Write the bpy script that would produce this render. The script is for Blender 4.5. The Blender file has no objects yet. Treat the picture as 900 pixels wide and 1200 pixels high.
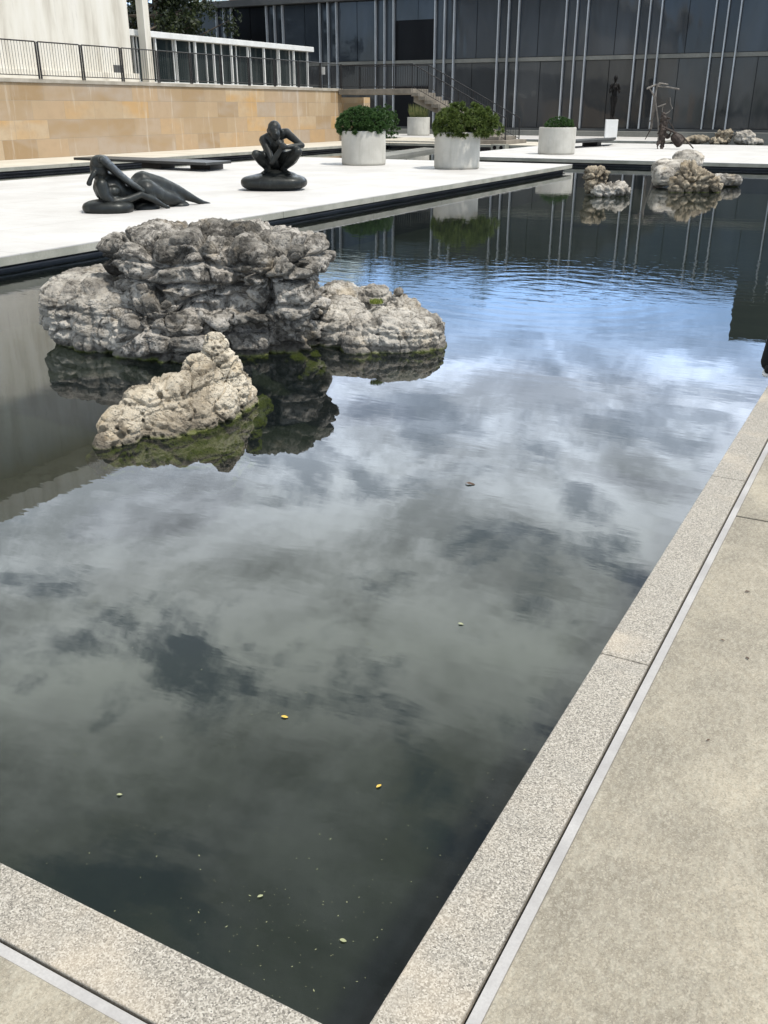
import bpy, bmesh, math, random
import numpy as np
from mathutils import Vector, Matrix, noise
R = math.radians
random.seed(7)
sc = bpy.context.scene
COL = sc.collection

# ------------------------------------------------------------------ survey helpers
FPX, H0, CAMH, YAW = 1085.0, 474.0, 1.6, R(28.1)
PIT = math.atan(H0 / FPX)
def ray(u, v):
    x = (u - 450) / FPX; y = -(v - 600) / FPX
    fw = math.cos(PIT) + y * math.sin(PIT); up = -math.sin(PIT) + y * math.cos(PIT)
    return Vector((-fw * math.sin(YAW) + x * math.cos(YAW), fw * math.cos(YAW) + x * math.sin(YAW), up))
CAM = Vector((0, 0, CAMH))
def at(u, v, z=0.0):
    d = ray(u, v); return CAM + d * ((z - CAMH) / d.z)
def atX(u, v, X):
    d = ray(u, v); return CAM + d * (X / d.x)
def atY(u, v, Y):
    d = ray(u, v); return CAM + d * (Y / d.y)
HEAD = Vector((-math.sin(YAW), math.cos(YAW), 0)); RIGHT = Vector((math.cos(YAW), math.sin(YAW), 0))
def pt(u, v, F):
    d = ray(u, v); return CAM + d * (F / d.dot(HEAD))

# ------------------------------------------------------------------ node helpers
class NT:
    def __init__(s, tree): s.t = tree; s.n = tree.nodes; s.l = tree.links
    def node(s, typ, **kw):
        n = s.n.new(typ)
        for k, v in kw.items():
            if k == 'inp':
                for a, b in v.items():
                    if isinstance(b, bpy.types.NodeSocket): s.l.new(b, n.inputs[a])
                    else: n.inputs[a].default_value = b
            else: setattr(n, k, v)
        return n
    def noise(s, vec, scale, detail=4, rough=.55, dist=0.0):
        return s.node('ShaderNodeTexNoise', inp={'Vector': vec, 'Scale': scale, 'Detail': detail, 'Roughness': rough, 'Distortion': dist}).outputs[0]
    def voro(s, vec, scale, out='Distance', feature='F1', rnd=1.0):
        n = s.node('ShaderNodeTexVoronoi', feature=feature, inp={'Vector': vec, 'Scale': scale, 'Randomness': rnd}); return n.outputs[out]
    def math(s, op, a, b=0.0, clamp=False):
        n = s.node('ShaderNodeMath', operation=op, use_clamp=clamp)
        for i, q in enumerate((a, b)):
            if isinstance(q, bpy.types.NodeSocket): s.l.new(q, n.inputs[i])
            else: n.inputs[i].default_value = q
        return n.outputs[0]
    def rng(s, v, a, b, c=0.0, d=1.0, smooth=True):
        n = s.node('ShaderNodeMapRange', interpolation_type='SMOOTHSTEP' if smooth else 'LINEAR', inp={'Value': v, 'From Min': a, 'From Max': b, 'To Min': c, 'To Max': d}); return n.outputs[0]
    def mix(s, f, a, b, mode='MIX'):
        n = s.node('ShaderNodeMix', data_type='RGBA', blend_type=mode)
        for i, q in ((0, f), (6, a), (7, b)):
            if isinstance(q, bpy.types.NodeSocket): s.l.new(q, n.inputs[i])
            else:
                if i and len(q) == 3: q = (*q, 1)
                n.inputs[i].default_value = q
        return n.outputs[2]
    def ramp(s, f, stops):
        n = s.node('ShaderNodeValToRGB', inp={'Fac': f}); e = n.color_ramp.elements
        while len(e) < len(stops): e.new(.5)
        for q, (p, c) in zip(e, stops): q.position = p; q.color = (*c, 1)
        return n.outputs[0]
    def mapping(s, vec, scale=(1, 1, 1), rot=(0, 0, 0), loc=(0, 0, 0)):
        return s.node('ShaderNodeMapping', inp={'Vector': vec, 'Scale': scale, 'Rotation': rot, 'Location': loc}).outputs[0]
    def bump(s, h, strength, dist, normal=None):
        inp = {'Height': h, 'Strength': strength, 'Distance': dist}
        if normal: inp['Normal'] = normal
        return s.node('ShaderNodeBump', inp=inp).outputs[0]
def newmat(name):
    m = bpy.data.materials.new(name); m.use_nodes = True
    g = NT(m.node_tree); g.n.clear()
    g.out = g.node('ShaderNodeOutputMaterial')
    g.obj = g.node('ShaderNodeTexCoord').outputs['Object']
    g.pos = g.node('ShaderNodeNewGeometry').outputs['Position']
    return m, g
def principled(g, col, rough=.8, metal=0.0, normal=None, spec=.5, **kw):
    inp = {'Base Color': col if isinstance(col, bpy.types.NodeSocket) else (*col, 1), 'Roughness': rough, 'Metallic': metal, 'Specular IOR Level': spec}
    if normal: inp['Normal'] = normal
    inp.update(kw)
    p = g.node('ShaderNodeBsdfPrincipled', inp=inp); g.l.new(p.outputs[0], g.out.inputs[0]); return p
def mottled(name, c1, c2, scale=3.0, rough=.8, metal=0, fine=60, bump=.002, spec=.4, lo=.35, hi=.65):
    m, g = newmat(name)
    n = g.rng(g.noise(g.pos, scale, 5, .6), lo, hi)
    c = g.mix(n, c1, c2)
    f = g.noise(g.pos, fine, 3, .6)
    c = g.mix(g.rng(f, .3, .7, 0, .3), c, tuple(q * .72 for q in c1))
    principled(g, c, rough, metal, g.bump(f, .5, bump), spec)
    return m
M = {}

# granite coping
m, g = newmat('granite'); M['granite'] = m
v1 = g.voro(g.pos, 320, 'Color'); bw = g.node('ShaderNodeSeparateColor', inp={0: v1}).outputs[0]
c = g.ramp(bw, [(0, (.06, .054, .048)), (.25, (.155, .14, .118)), (.6, (.305, .278, .235)), (1, (.50, .465, .41))])
c = g.mix(g.rng(g.noise(g.pos, 110, 3, .7), .3, .7, 0, .5), c, (.325, .298, .25))
c = g.mix(g.rng(g.noise(g.pos, 2.1, 4, .6), .5, .7, 0, .5), c, (.50, .42, .32))
c = g.mix(g.rng(g.noise(g.pos, 9, 5, .6), .48, .75, 0, .35), c, (.27, .255, .225))
principled(g, c, .75, 0, g.bump(bw, .35, .0015), .35)

# poured concrete paving
m, g = newmat('paving_concrete'); M['paving'] = m
st = g.mapping(g.pos, (1.25, .8, 1), (0, 0, R(25)))
n1 = g.noise(st, 2.2, 6, .62, .4)
c = g.ramp(g.rng(n1, .3, .72, 0, 1, False), [(0, (.14, .122, .096)), (.4, (.22, .194, .15)), (.65, (.275, .242, .185)), (1, (.41, .36, .275))])
n2 = g.noise(g.pos, 1.1, 4, .6)
c = g.mix(g.rng(n2, .48, .62, 0, .55), c, (.40, .35, .265))
n5 = g.noise(g.mapping(g.pos, (1, 1, 1), (0, 0, 0), (4, 4, 0)), 1.7, 7, .65, .3)
c = g.mix(g.rng(n5, .52, .64, 0, .55), c, (.205, .18, .14))
n3 = g.noise(g.pos, 170, 4, .75)
c = g.mix(g.rng(n3, .40, .66, 0, .6), c, (.16, .142, .11))
n6 = g.noise(g.mapping(g.pos, (1.3, .8, 1), (0, 0, R(25))), 6.5, 8, .72, .5)
c = g.mix(g.rng(n6, .50, .66, 0, .3), c, (.37, .335, .268))
c = g.mix(g.rng(g.noise(g.mapping(g.pos, (1, 1, 1), (0, 0, 0), (9, 2, 0)), 4.2, 8, .7, .4), .54, .7, 0, .5), c, (.18, .16, .125))
ck = g.voro(g.node('ShaderNodeVectorMath', operation='ADD', inp={0: g.pos, 1: g.node('ShaderNodeVectorMath', operation='SCALE', inp={0: g.node('ShaderNodeTexNoise', inp={'Vector': g.pos, 'Scale': 3.0, 'Detail': 6}).outputs['Color'], 3: .5}).outputs[0]}).outputs[0], .55, 'Distance', 'DISTANCE_TO_EDGE')
c = g.mix(g.math('MULTIPLY', g.rng(ck, 0, .0022, .6, 0), g.rng(g.noise(g.pos, .8, 2), .5, .6)), c, (.08, .07, .055))
c = g.mix(g.rng(g.noise(g.pos, 420, 2, .7), .5, .75, 0, .5), c, (.52, .475, .38))
sp = g.voro(g.pos, 95)
c = g.mix(g.rng(sp, .0, .16, .75, 0), c, (.09, .075, .06))
sp2 = g.voro(g.pos, 230, 'Color'); sp2 = g.node('ShaderNodeSeparateColor', inp={0: sp2}).outputs[1]
c = g.mix(g.rng(sp2, .72, .95, 0, .3), c, (.46, .42, .34))
c = g.mix(g.rng(sp2, .28, .05, 0, .3), c, (.11, .098, .08))
n4 = g.noise(g.mapping(g.pos, (1, .45, 1), (0, 0, R(20))), 75, 4, .7)
c = g.mix(g.rng(n4, .4, .7, 0, .3), c, (.42, .40, .33))
principled(g, c, .85, 0, g.bump(g.math('ADD', n3, n4), .5, .0015), .3)

M['sealant'] = mottled('sealant', (.31, .297, .287), (.40, .385, .372), 5, .7, fine=160, bump=.0006)
M['gap'] = mottled('gap_dirt', (.10, .085, .075), (.17, .15, .13), 30, .95)
# white terrazzo plaza
m, g = newmat('white_terrazzo'); M['plaza'] = m
c = g.mix(g.rng(g.noise(g.pos, .7, 5, .6), .35, .7), (.47, .455, .435), (.56, .55, .53))
c = g.mix(g.rng(g.noise(g.pos, 25, 4, .7), .4, .7, 0, .4), c, (.43, .415, .39))
lx = g.node('ShaderNodeSeparateXYZ', inp={0: g.pos})
jt = g.math('LESS_THAN', g.math('ABSOLUTE', g.math('SUBTRACT', g.math('FRACT', g.math('MULTIPLY', lx.outputs[1], 1/3.2)), .5)), .003)
jx = g.math('LESS_THAN', g.math('ABSOLUTE', g.math('SUBTRACT', g.math('FRACT', g.math('MULTIPLY', lx.outputs[0], 1/3.2)), .5)), .003)
c = g.mix(g.math('MULTIPLY', g.math('MAXIMUM', jt, jx), .6), c, (.30, .28, .25))
c = g.mix(g.rng(g.noise(g.mapping(g.pos, (.5, 2.2, 1), (0, 0, R(28))), 2.0, 8, .7), .5, .7, 0, .55), c, (.43, .40, .375))
principled(g, c, .8, 0, g.bump(g.noise(g.pos, 90, 3), .4, .002), .3)
M['edge'] = mottled('weathered_slab_edge', (.25, .25, .21), (.36, .35, .30), 1.6, .85, fine=35)
M['cream'] = mottled('cream_walk', (.50, .46, .38), (.58, .54, .46), 1.0, .85, fine=30)
M['membrane'] = mottled('black_membrane', (.012, .012, .014), (.03, .03, .034), 2, .35, fine=20)
M['membrane_lip'] = mottled('membrane_lip', (.05, .05, .058), (.09, .09, .10), 2, .4, fine=20)
M['poolfloor'] = mottled('pool_floor_silt', (.012, .017, .018), (.022, .029, .028), 2, .9, fine=20)
M['concrete'] = mottled('stair_concrete', (.30, .27, .22), (.42, .38, .32), 1.5, .85, fine=18)
M['ledge'] = mottled('ledge_concrete', (.15, .15, .135), (.22, .215, .19), .5, .8, fine=10)
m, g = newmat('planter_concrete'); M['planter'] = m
c = g.mix(g.rng(g.noise(g.pos, 1.6, 4), .35, .65), (.42, .405, .365), (.50, .485, .44))
c = g.mix(g.rng(g.noise(g.mapping(g.pos, (1, 1, .12)), 7, 5, .7), .5, .72, 0, .55), c, (.34, .325, .28))
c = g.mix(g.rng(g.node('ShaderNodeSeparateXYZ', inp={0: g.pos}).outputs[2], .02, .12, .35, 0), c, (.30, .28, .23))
c = g.mix(g.rng(g.noise(g.pos, 45, 4, .7), .55, .75, 0, .5), c, (.30, .29, .26))
principled(g, c, .85, 0, g.bump(g.noise(g.pos, 60, 4), .4, .003), .3)
M['stairc'] = mottled('worn_stair_concrete', (.17, .15, .122), (.26, .23, .19), 1.5, .85, fine=18)
M['soil'] = mottled('soil', (.03, .022, .015), (.06, .045, .03), 8, .95)
M['white'] = mottled('white_paint', (.74, .735, .71), (.80, .795, .78), 2, .6, fine=40)
M['whiteframe'] = mottled('white_frame', (.62, .62, .60), (.72, .72, .70), 2, .5, fine=40)
M['alum'] = mottled('aluminium', (.42, .435, .45), (.52, .535, .55), 1.2, .45, .3, fine=12)
M['iron'] = mottled('dark_iron', (.022, .021, .022), (.04, .038, .038), 5, .5, .3)
M['plank'] = mottled('blackened_steel', (.035, .036, .037), (.06, .062, .062), 1.5, .45, .2)
M['darkroof'] = mottled('roof_metal', (.07, .07, .07), (.11, .11, .105), .6, .6, .2)
M['darkpanel'] = mottled('dark_panel', (.012, .013, .015), (.02, .021, .023), .8, .35)
M['brick'] = mottled('brick', (.20, .09, .06), (.27, .13, .09), 9, .9)
M['ground'] = mottled('lawn', (.045, .06, .025), (.07, .085, .035), .8, .95, fine=12)
M['grassblade'] = mottled('grass_blades', (.10, .13, .035), (.20, .19, .07), 6, .7)
M['bark'] = mottled('bark', (.06, .048, .036), (.10, .08, .06), 6, .9)
# marble gallery wall
m, g = newmat('pale_marble'); M['marble'] = m
n = g.noise(g.mapping(g.pos, (1, 1, .16)), 1.6, 6, .62)
c = g.ramp(g.rng(n, .3, .7, 0, 1, False), [(0, (.48, .44, .37)), (.5, (.63, .595, .52)), (1, (.69, .66, .60))])
c = g.mix(g.rng(g.noise(g.mapping(g.pos, (1, 1, .1)), 7, 4, .7), .55, .75, 0, .4), c, (.36, .33, .28))
principled(g, c, .75, 0, None, .3)
# sandstone blocks
m, g = newmat('sandstone_blocks'); M['sandstone'] = m
s_ = g.node('ShaderNodeSeparateXYZ', inp={0: g.pos})
warp = g.noise(g.pos, .5, 2)
uv = g.node('ShaderNodeCombineXYZ', inp={0: g.math('ADD', s_.outputs[1], s_.outputs[0]), 1: s_.outputs[2], 2: 0.0}).outputs[0]
def brick(w, off, a, b):
    n = g.node('ShaderNodeTexBrick', offset=off, inp={'Vector': uv, 'Color1': a, 'Color2': b, 'Mortar': (.30, .25, .18, 1), 'Scale': 1.0, 'Mortar Size': .007, 'Mortar Smooth': .3, 'Brick Width': w, 'Row Height': .606})
    n.offset_frequency = 2; return n
b1 = brick(1.45, .42, (.30, .205, .11, 1), (.45, .35, .235, 1))
b2 = brick(1.45, .42, (.36, .29, .22, 1), (.47, .28, .10, 1)); b2.inputs['Bias'].default_value = -.15
c = g.mix(g.rng(g.noise(g.mapping(g.pos, (1, .3, .8)), 1.0, 3), .4, .6), b1.outputs[0], b2.outputs[0])
c = g.mix(g.rng(g.noise(g.pos, 3.5, 6, .7), .4, .75, 0, .55), c, (.33, .24, .15))
c = g.mix(g.rng(g.noise(g.mapping(g.pos, (1, 2.5, .25)), 1.2, 4, .7), .56, .72, 0, .5), c, (.52, .47, .40))
principled(g, c, .85, 0, g.bump(b1.outputs['Fac'], .5, -.01), .25)
# bronze
def bronze(name, c1, c2, rough=.42):
    m, g = newmat(name)
    n = g.noise(g.pos, 5, 5, .65)
    c = g.mix(g.rng(n, .35, .7), c1, c2)
    c = g.mix(g.rng(g.noise(g.mapping(g.pos, (1, 1, .25)), 9, 6, .7), .52, .7, 0, .5), c, tuple(q * 2.1 for q in c2))
    principled(g, c, g.rng(g.noise(g.pos, 14, 4), .3, .7, rough - .06, rough + .14), .35, g.bump(g.noise(g.pos, 38, 4, .6), .35, .004), .5)
    return m
M['bronze'] = bronze('dark_bronze', (.010, .0115, .011), (.022, .025, .023))
M['bronze2'] = mottled('black_bronze', (.005, .0045, .004), (.012, .010, .009), 5, .55, spec=.15)
M['rust'] = bronze('rusted_bronze', (.022, .015, .012), (.055, .04, .032), .6)
M['palebronze'] = bronze('worn_grey_bronze', (.085, .075, .065), (.16, .145, .13), .5)

# facade glass
def facade_glass(name, c1, c2, rough=.06, spec=.5):
    m, g = newmat(name)
    n = g.noise(g.mapping(g.pos, (1, 1, .3)), .6, 3, .5, .5)
    c = g.mix(g.rng(n, .35, .65), c1, c2)
    ob = g.noise(g.mapping(g.pos, (1, 1, .35)), .8, 2, .4)
    principled(g, c, rough, 0, g.bump(ob, .35, .10), spec)
    return m
M['glass_up'] = facade_glass('blue_grey_glass', (.028, .034, .042), (.042, .050, .061))
M['glass_low'] = facade_glass('smoked_glass', (.042, .044, .046), (.056, .058, .060))
for i_, f_k in enumerate((.82, 1.2)):
    M['glass_up%d' % i_] = facade_glass('blue_grey_glass', tuple(q * f_k for q in (.028, .034, .042)), tuple(q * f_k for q in (.042, .050, .061)))
    M['glass_low%d' % i_] = facade_glass('smoked_glass', tuple(q * f_k for q in (.042, .044, .046)), tuple(q * f_k for q in (.054, .056, .058)))
M['glass_black'] = facade_glass('black_opening', (.003, .003, .004), (.006, .006, .007), .3, .15)
M['glass_pav'] = facade_glass('pavilion_glass', (.012, .018, .018), (.03, .038, .038), .05, .5)
M['skylight'] = facade_glass('skylight_glass', (.32, .42, .46), (.42, .52, .56), .2)

# leaves
def leafmat(name, c1, c2, c3):
    m, g = newmat(name)
    r = g.node('ShaderNodeNewGeometry').outputs['Random Per Island']
    c = g.ramp(r, [(0, c1), (.55, c2), (1, c3)])
    p = g.node('ShaderNodeBsdfPrincipled', inp={'Base Color': c, 'Roughness': .55, 'Specular IOR Level': .35})
    tr = g.node('ShaderNodeBsdfTranslucent', inp={'Color': c})
    mx = g.node('ShaderNodeMixShader', inp={0: .25, 1: p.outputs[0], 2: tr.outputs[0]})
    g.l.new(mx.outputs[0], g.out.inputs[0]); return m
M['pine_dark'] = leafmat('deep_green_needles', (.025, .06, .018), (.045, .10, .028), (.09, .16, .045))
M['pine_olive'] = leafmat('olive_green_needles', (.04, .065, .015), (.085, .125, .028), (.16, .20, .05))
M['leaf'] = leafmat('tree_leaves', (.02, .04, .012), (.045, .075, .02), (.09, .12, .03))

M['leafd'] = leafmat('dark_tree_leaves', (.008, .014, .005), (.018, .028, .009), (.05, .065, .018))
# rocks
def rockmat(name, light, mid, dark, algae_z=-.215, strat=0.0, fine=40, bl=0.0):
    m, g = newmat(name)
    w = g.noise(g.pos, 2.2, 6, .62, .3)
    c = g.ramp(g.rng(w, .3, .7, 0, 1, False), [(0, dark), (.4, mid), (.6, tuple((a + b) / 2 for a, b in zip(mid, light))), (1, light)])
    blot = g.noise(g.pos, 8, 9, .75, .6)
    c = g.mix(g.rng(blot, .50 - bl, .62 - bl, 0, .8), c, dark)
    spot = g.noise(g.mapping(g.pos, (1, 1, 1), (0, 0, 0), (2, 2, 8)), 34, 8, .75, .4)
    c = g.mix(g.rng(spot, .53, .68, 0, .5), c, dark)
    pale = g.noise(g.mapping(g.pos, (1, 1, 1.3), (0, 0, 0), (7, 3, 1)), 6, 5, .7)
    c = g.mix(g.rng(pale, .56, .72, 0, .6), c, light)
    warm = g.noise(g.mapping(g.pos, (1, 1, 1), (0, 0, 0), (3, 9, 4)), 3.3, 4, .6)
    c = g.mix(g.rng(warm, .55, .75, 0, .4), c, (light[0] * .95, light[1] * .82, light[2] * .62))
    z = g.node('ShaderNodeSeparateXYZ', inp={0: g.pos}).outputs[2]
    zz = g.math('ADD', z, g.math('MULTIPLY', g.math('SUBTRACT', g.noise(g.pos, 7, 4), .5), .07))
    st = g.noise(g.mapping(g.pos, (1.2, 1.2, 14)), 2.2, 4, .6, .3)
    c = g.mix(g.rng(st, .52, .68, 0, strat), c, dark)
    # wet and algae-grown at the water line
    c = g.mix(g.rng(zz, algae_z + .02, algae_z + .075, .75, 0), c, tuple(q * .35 for q in mid))
    c = g.mix(g.rng(zz, algae_z - .02, algae_z + .02, 1, 0), c, (.13, .155, .03))
    f1 = g.noise(g.pos, fine, 8, .7); f2 = g.voro(g.pos, fine * .8)
    h = g.math('ADD', f1, g.math('MULTIPLY', g.rng(f2, 0, .45, 0, 1), .5))
    h = g.math('ADD', h, g.math('MULTIPLY', st, strat * 1.2))
    principled(g, c, .88, 0, g.bump(h, 1.0, .02), .25)
    return m
M['rock_grey'] = rockmat('grey_karst_rock', (.56, .52, .465), (.25, .23, .20), (.032, .029, .025), strat=.4, bl=.04)
M['rock_pale'] = rockmat('pale_weathered_rock', (.60, .56, .495), (.37, .34, .295), (.07, .062, .052), strat=.35)
M['rock_warm'] = rockmat('warm_pitted_rock', (.68, .61, .49), (.47, .405, .31), (.085, .068, .048), strat=.1, fine=60)
M['rock_brown'] = rockmat('brown_craggy_rock', (.42, .36, .27), (.25, .21, .155), (.05, .042, .032), fine=25)
M['moss'] = mottled('moss', (.14, .18, .03), (.22, .25, .05), 12, .9)

# water
m, g = newmat('pool_water'); M['water'] = m
p1 = g.mapping(g.pos, (1, 1, 1), (0, 0, R(28)))
p2 = g.mapping(g.pos, (.55, 1.5, 1), (0, 0, R(-28)))
n1 = g.noise(p2, 1.3, 3, .5, .2); n2 = g.noise(p2, 5.0, 3, .55, .3); n3 = g.noise(p2, 18, 2, .5)
cat = g.noise(g.mapping(g.pos, (.35, .35, 1)), .6, 2, .5)
# ruffled belt that crosses the far half of the pool
pc = at(640, 338, -.22)
dv = g.node('ShaderNodeVectorMath', operation='SUBTRACT', inp={0: g.pos, 1: (pc.x, pc.y, -.22)}).outputs[0]
dl = g.node('ShaderNodeVectorMath', operation='LENGTH', inp={0: g.node('ShaderNodeVectorMath', operation='MULTIPLY', inp={0: dv, 1: (1, 1, 0)}).outputs[0]}).outputs['Value']
belt = g.rng(dl, 1.2, 4.2, 1, 0)
yy = g.node('ShaderNodeSeparateXYZ', inp={0: g.node('ShaderNodeVectorRotate', rotation_type='Z_AXIS', inp={'Vector': dv, 'Angle': -YAW}).outputs[0]}).outputs[1]
belt2 = g.math('MULTIPLY', g.rng(yy, -1.6, -.6, 0, 1), g.rng(yy, 1.2, 4.5, 1, .12))
ringd = g.math('ADD', g.math('MULTIPLY', dl, 22), g.math('MULTIPLY', n1, 6))
ring = g.math('MULTIPLY', g.math('SINE', ringd), g.rng(dl, .3, 3.2, 1, 0))
amp = g.math('ADD', .07, g.math('MULTIPLY', belt2, .5))
h = g.math('ADD', g.math('MULTIPLY', n1, .11), g.math('MULTIPLY', g.math('MULTIPLY', n2, amp), .42))
h = g.math('ADD', h, g.math('MULTIPLY', g.math('MULTIPLY', n3, amp), .04))
h = g.math('ADD', h, g.math('MULTIPLY', ring, .035))
bn = g.bump(h, 1.0, .009)
fr = g.node('ShaderNodeFresnel', inp={'IOR': 1.36, 'Normal': bn}).outputs[0]
gl = g.node('ShaderNodeBsdfGlossy', inp={'Color': (1, 1, 1, 1), 'Roughness': .004, 'Normal': bn}).outputs[0]
murk = g.mix(g.rng(g.noise(g.pos, .7, 4, .6), .35, .7), (.010, .015, .017), (.018, .025, .025))
df = g.node('ShaderNodeBsdfDiffuse', inp={'Color': murk}).outputs[0]
tr = g.node('ShaderNodeBsdfTransparent', inp={'Color': (.85, .9, .68, 1)}).outputs[0]
body = g.node('ShaderNodeMixShader', inp={0: .32, 1: tr, 2: df}).outputs[0]
mx = g.node('ShaderNodeMixShader', inp={0: fr, 1: body, 2: gl}).outputs[0]
g.l.new(mx, g.out.inputs[0])

# ------------------------------------------------------------------ mesh helpers
class MB:
    def __init__(s): s.v = []; s.f = []
    def add(s, vs, fs):
        o = len(s.v); s.v += [tuple(q) for q in vs]; s.f += [tuple(i + o for i in f) for f in fs]; return s
    def hexa(s, p):   # 8 points, bottom ring then top ring
        return s.add(p, [(3, 2, 1, 0), (4, 5, 6, 7), (0, 1, 5, 4), (1, 2, 6, 5), (2, 3, 7, 6), (3, 0, 4, 7)])
    def box(s, x0, x1, y0, y1, z0, z1):
        return s.hexa([(x0, y0, z0), (x1, y0, z0), (x1, y1, z0), (x0, y1, z0), (x0, y0, z1), (x1, y0, z1), (x1, y1, z1), (x0, y1, z1)])
    def slab(s, poly, z0, z1):
        n = len(poly)
        vs = [(p[0], p[1], z0) for p in poly] + [(p[0], p[1], z1) for p in poly]
        return s.add(vs, [tuple(range(n - 1, -1, -1)), tuple(range(n, 2 * n))] + [(i, (i + 1) % n, n + (i + 1) % n, n + i) for i in range(n)])
    def tube(s, pts, r, n=6, cap=True):
        pts = [Vector(p) for p in pts]
        rs = r if isinstance(r, (list, tuple)) else [r] * len(pts)
        rings = []
        for i, p in enumerate(pts):
            d = (pts[min(i + 1, len(pts) - 1)] - pts[max(i - 1, 0)]).normalized()
            a = d.cross(Vector((0, 0, 1)))
            if a.length < .1: a = d.cross(Vector((1, 0, 0)))
            a.normalize(); b = d.cross(a)
            rings.append([p + (a * math.cos(2 * math.pi * k / n) + b * math.sin(2 * math.pi * k / n)) * rs[i] for k in range(n)])
        vs = [q for rr in rings for q in rr]; fs = []
        for i in range(len(pts) - 1):
            for k in range(n): fs.append((i * n + k, i * n + (k + 1) % n, (i + 1) * n + (k + 1) % n, (i + 1) * n + k))
        if cap: fs += [tuple(range(n - 1, -1, -1)), tuple((len(pts) - 1) * n + k for k in range(n))]
        return s.add(vs, fs)
    def lathe(s, c, prof, n=48):   # prof: (r,z) list, closed at ends when r=0
        vs = []; fs = []
        for r, z in prof:
            for k in range(n): a = 2 * math.pi * k / n; vs.append((c[0] + r * math.cos(a), c[1] + r * math.sin(a), c[2] + z))
        for i in range(len(prof) - 1):
            for k in range(n): fs.append((i * n + k, i * n + (k + 1) % n, (i + 1) * n + (k + 1) % n, (i + 1) * n + k))
        fs.append(tuple(range(n - 1, -1, -1))); fs.append(tuple((len(prof) - 1) * n + k for k in range(n)))
        return s.add(vs, fs)
    def build(s, name, mat, parent=None, smooth=False, bevel=0.0):
        o = Vector((0, 0, 0))
        if parent:
            q = parent
            while q: o += q.location; q = q.parent
        me = bpy.data.meshes.new(name); me.from_pydata([tuple(Vector(q) - o) for q in s.v], [], s.f); me.update()
        if smooth:
            me.polygons.foreach_set('use_smooth', [True] * len(me.polygons))
        me.materials.append(mat)
        ob = bpy.data.objects.new(name, me); COL.objects.link(ob); ob.parent = parent
        if bevel:
            b = ob.modifiers.new('bevel', 'BEVEL'); b.width = bevel; b.segments = 2; b.limit_method = 'ANGLE'
        return ob
def tag(o, label=None, cat=None, group=None, kind=None):
    if label: o['label'] = label
    if cat: o['category'] = cat
    if group: o['group'] = group
    if kind: o['kind'] = kind
    return o
def thing(name, label, cat, loc, group=None, kind=None):
    o = bpy.data.objects.new(name, None); COL.objects.link(o); o.location = loc; o.empty_display_size = .2
    return tag(o, label, cat, group, kind)
def structure(o): o['kind'] = 'structure'; return o
def rebase(ob, p):   # move a single mesh thing's origin to its base
    p = Vector(p)
    ob.data.transform(Matrix.Translation(-p)); ob.location = p; return ob

_ico = {}
def ico(sub):
    if sub not in _ico:
        bm = bmesh.new(); bmesh.ops.create_icosphere(bm, subdivisions=sub, radius=1)
        _ico[sub] = ([v.co.copy() for v in bm.verts], [tuple(v.index for v in f.verts) for f in bm.faces]); bm.free()
    return _ico[sub]
def blob(mb, c, rad, axes=(RIGHT, HEAD, Vector((0, 0, 1))), n=2.0, sub=2):
    vs, fs = ico(sub); out = []
    for v in vs:
        k = (abs(v.x) ** n + abs(v.y) ** n + abs(v.z) ** n) ** (1 / n)
        w = v / k
        out.append(Vector(c) + axes[0] * (w.x * rad[0]) + axes[1] * (w.y * rad[1]) + axes[2] * (w.z * rad[2]))
    mb.add(out, fs)
def limb(mb, chain, step=.35):   # chain of (point, radius): overlapping balls, fused afterwards
    for (a, ra), (b, rb) in zip(chain, chain[1:]):
        a = Vector(a); b = Vector(b); L = (b - a).length; k = max(2, int(L / (min(ra, rb) * step)) + 1)
        for i in range(k + 1):
            t = i / k; r = ra * (1 - t) + rb * t; blob(mb, a.lerp(b, t), (r, r, r), sub=1 if r < .05 else 2)
def fuse(mb, name, mat, parent=None, voxel=.02, smooth=6, factor=.5, fn=None):
    tmp = mb.build('fusing', mat)
    r = tmp.modifiers.new('r', 'REMESH'); r.mode = 'VOXEL'; r.voxel_size = voxel
    if smooth:
        s = tmp.modifiers.new('s', 'SMOOTH'); s.iterations = smooth; s.factor = factor
    dg = bpy.context.evaluated_depsgraph_get(); dg.update()
    me = bpy.data.meshes.new_from_object(tmp.evaluated_get(dg)); me.name = name
    bpy.data.objects.remove(tmp)
    if fn:
        co = [v.co.copy() for v in me.vertices]; no = [v.normal.copy() for v in me.vertices]
        for v, c, n in zip(me.vertices, co, no): v.co = fn(c, n)
        me.update()
    o = Vector((0, 0, 0))
    if parent: o = parent.location.copy()
    me.transform(Matrix.Translation(-o))
    me.polygons.foreach_set('use_smooth', [True] * len(me.polygons))
    me.materials.clear(); me.materials.append(mat)
    ob = bpy.data.objects.new(name, me); COL.objects.link(ob); ob.parent = parent
    return ob

# ------------------------------------------------------------------ setting: ground, pool, plazas
ZW = -.22
big = MB(); Xa, Xb, Ya, Yb = -60, 30, -20, 75; B_ = 900
for q in ([(-B_, -B_), (B_, -B_), (B_, Ya), (-B_, Ya)], [(-B_, Yb), (B_, Yb), (B_, B_), (-B_, B_)], [(-B_, Ya), (Xa, Ya), (Xa, Yb), (-B_, Yb)], [(Xb, Ya), (B_, Ya), (B_, Yb), (Xb, Yb)]):
    big.add([(p[0], p[1], -.03) for p in q], [(0, 1, 2, 3)])
structure(big.build('ground', M['ground']))
f_ = MB(); f_.add([(-60, -20, -.9), (30, -20, -.9), (30, 75, -.9), (-60, 75, -.9)], [(0, 1, 2, 3)])
structure(f_.build('pool_floor', M['poolfloor']))
def ex(Y, off=0.0): return -.603 + .0135 * (Y - 1.07) + off       # inner edge of the right coping
WX = 14
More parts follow.
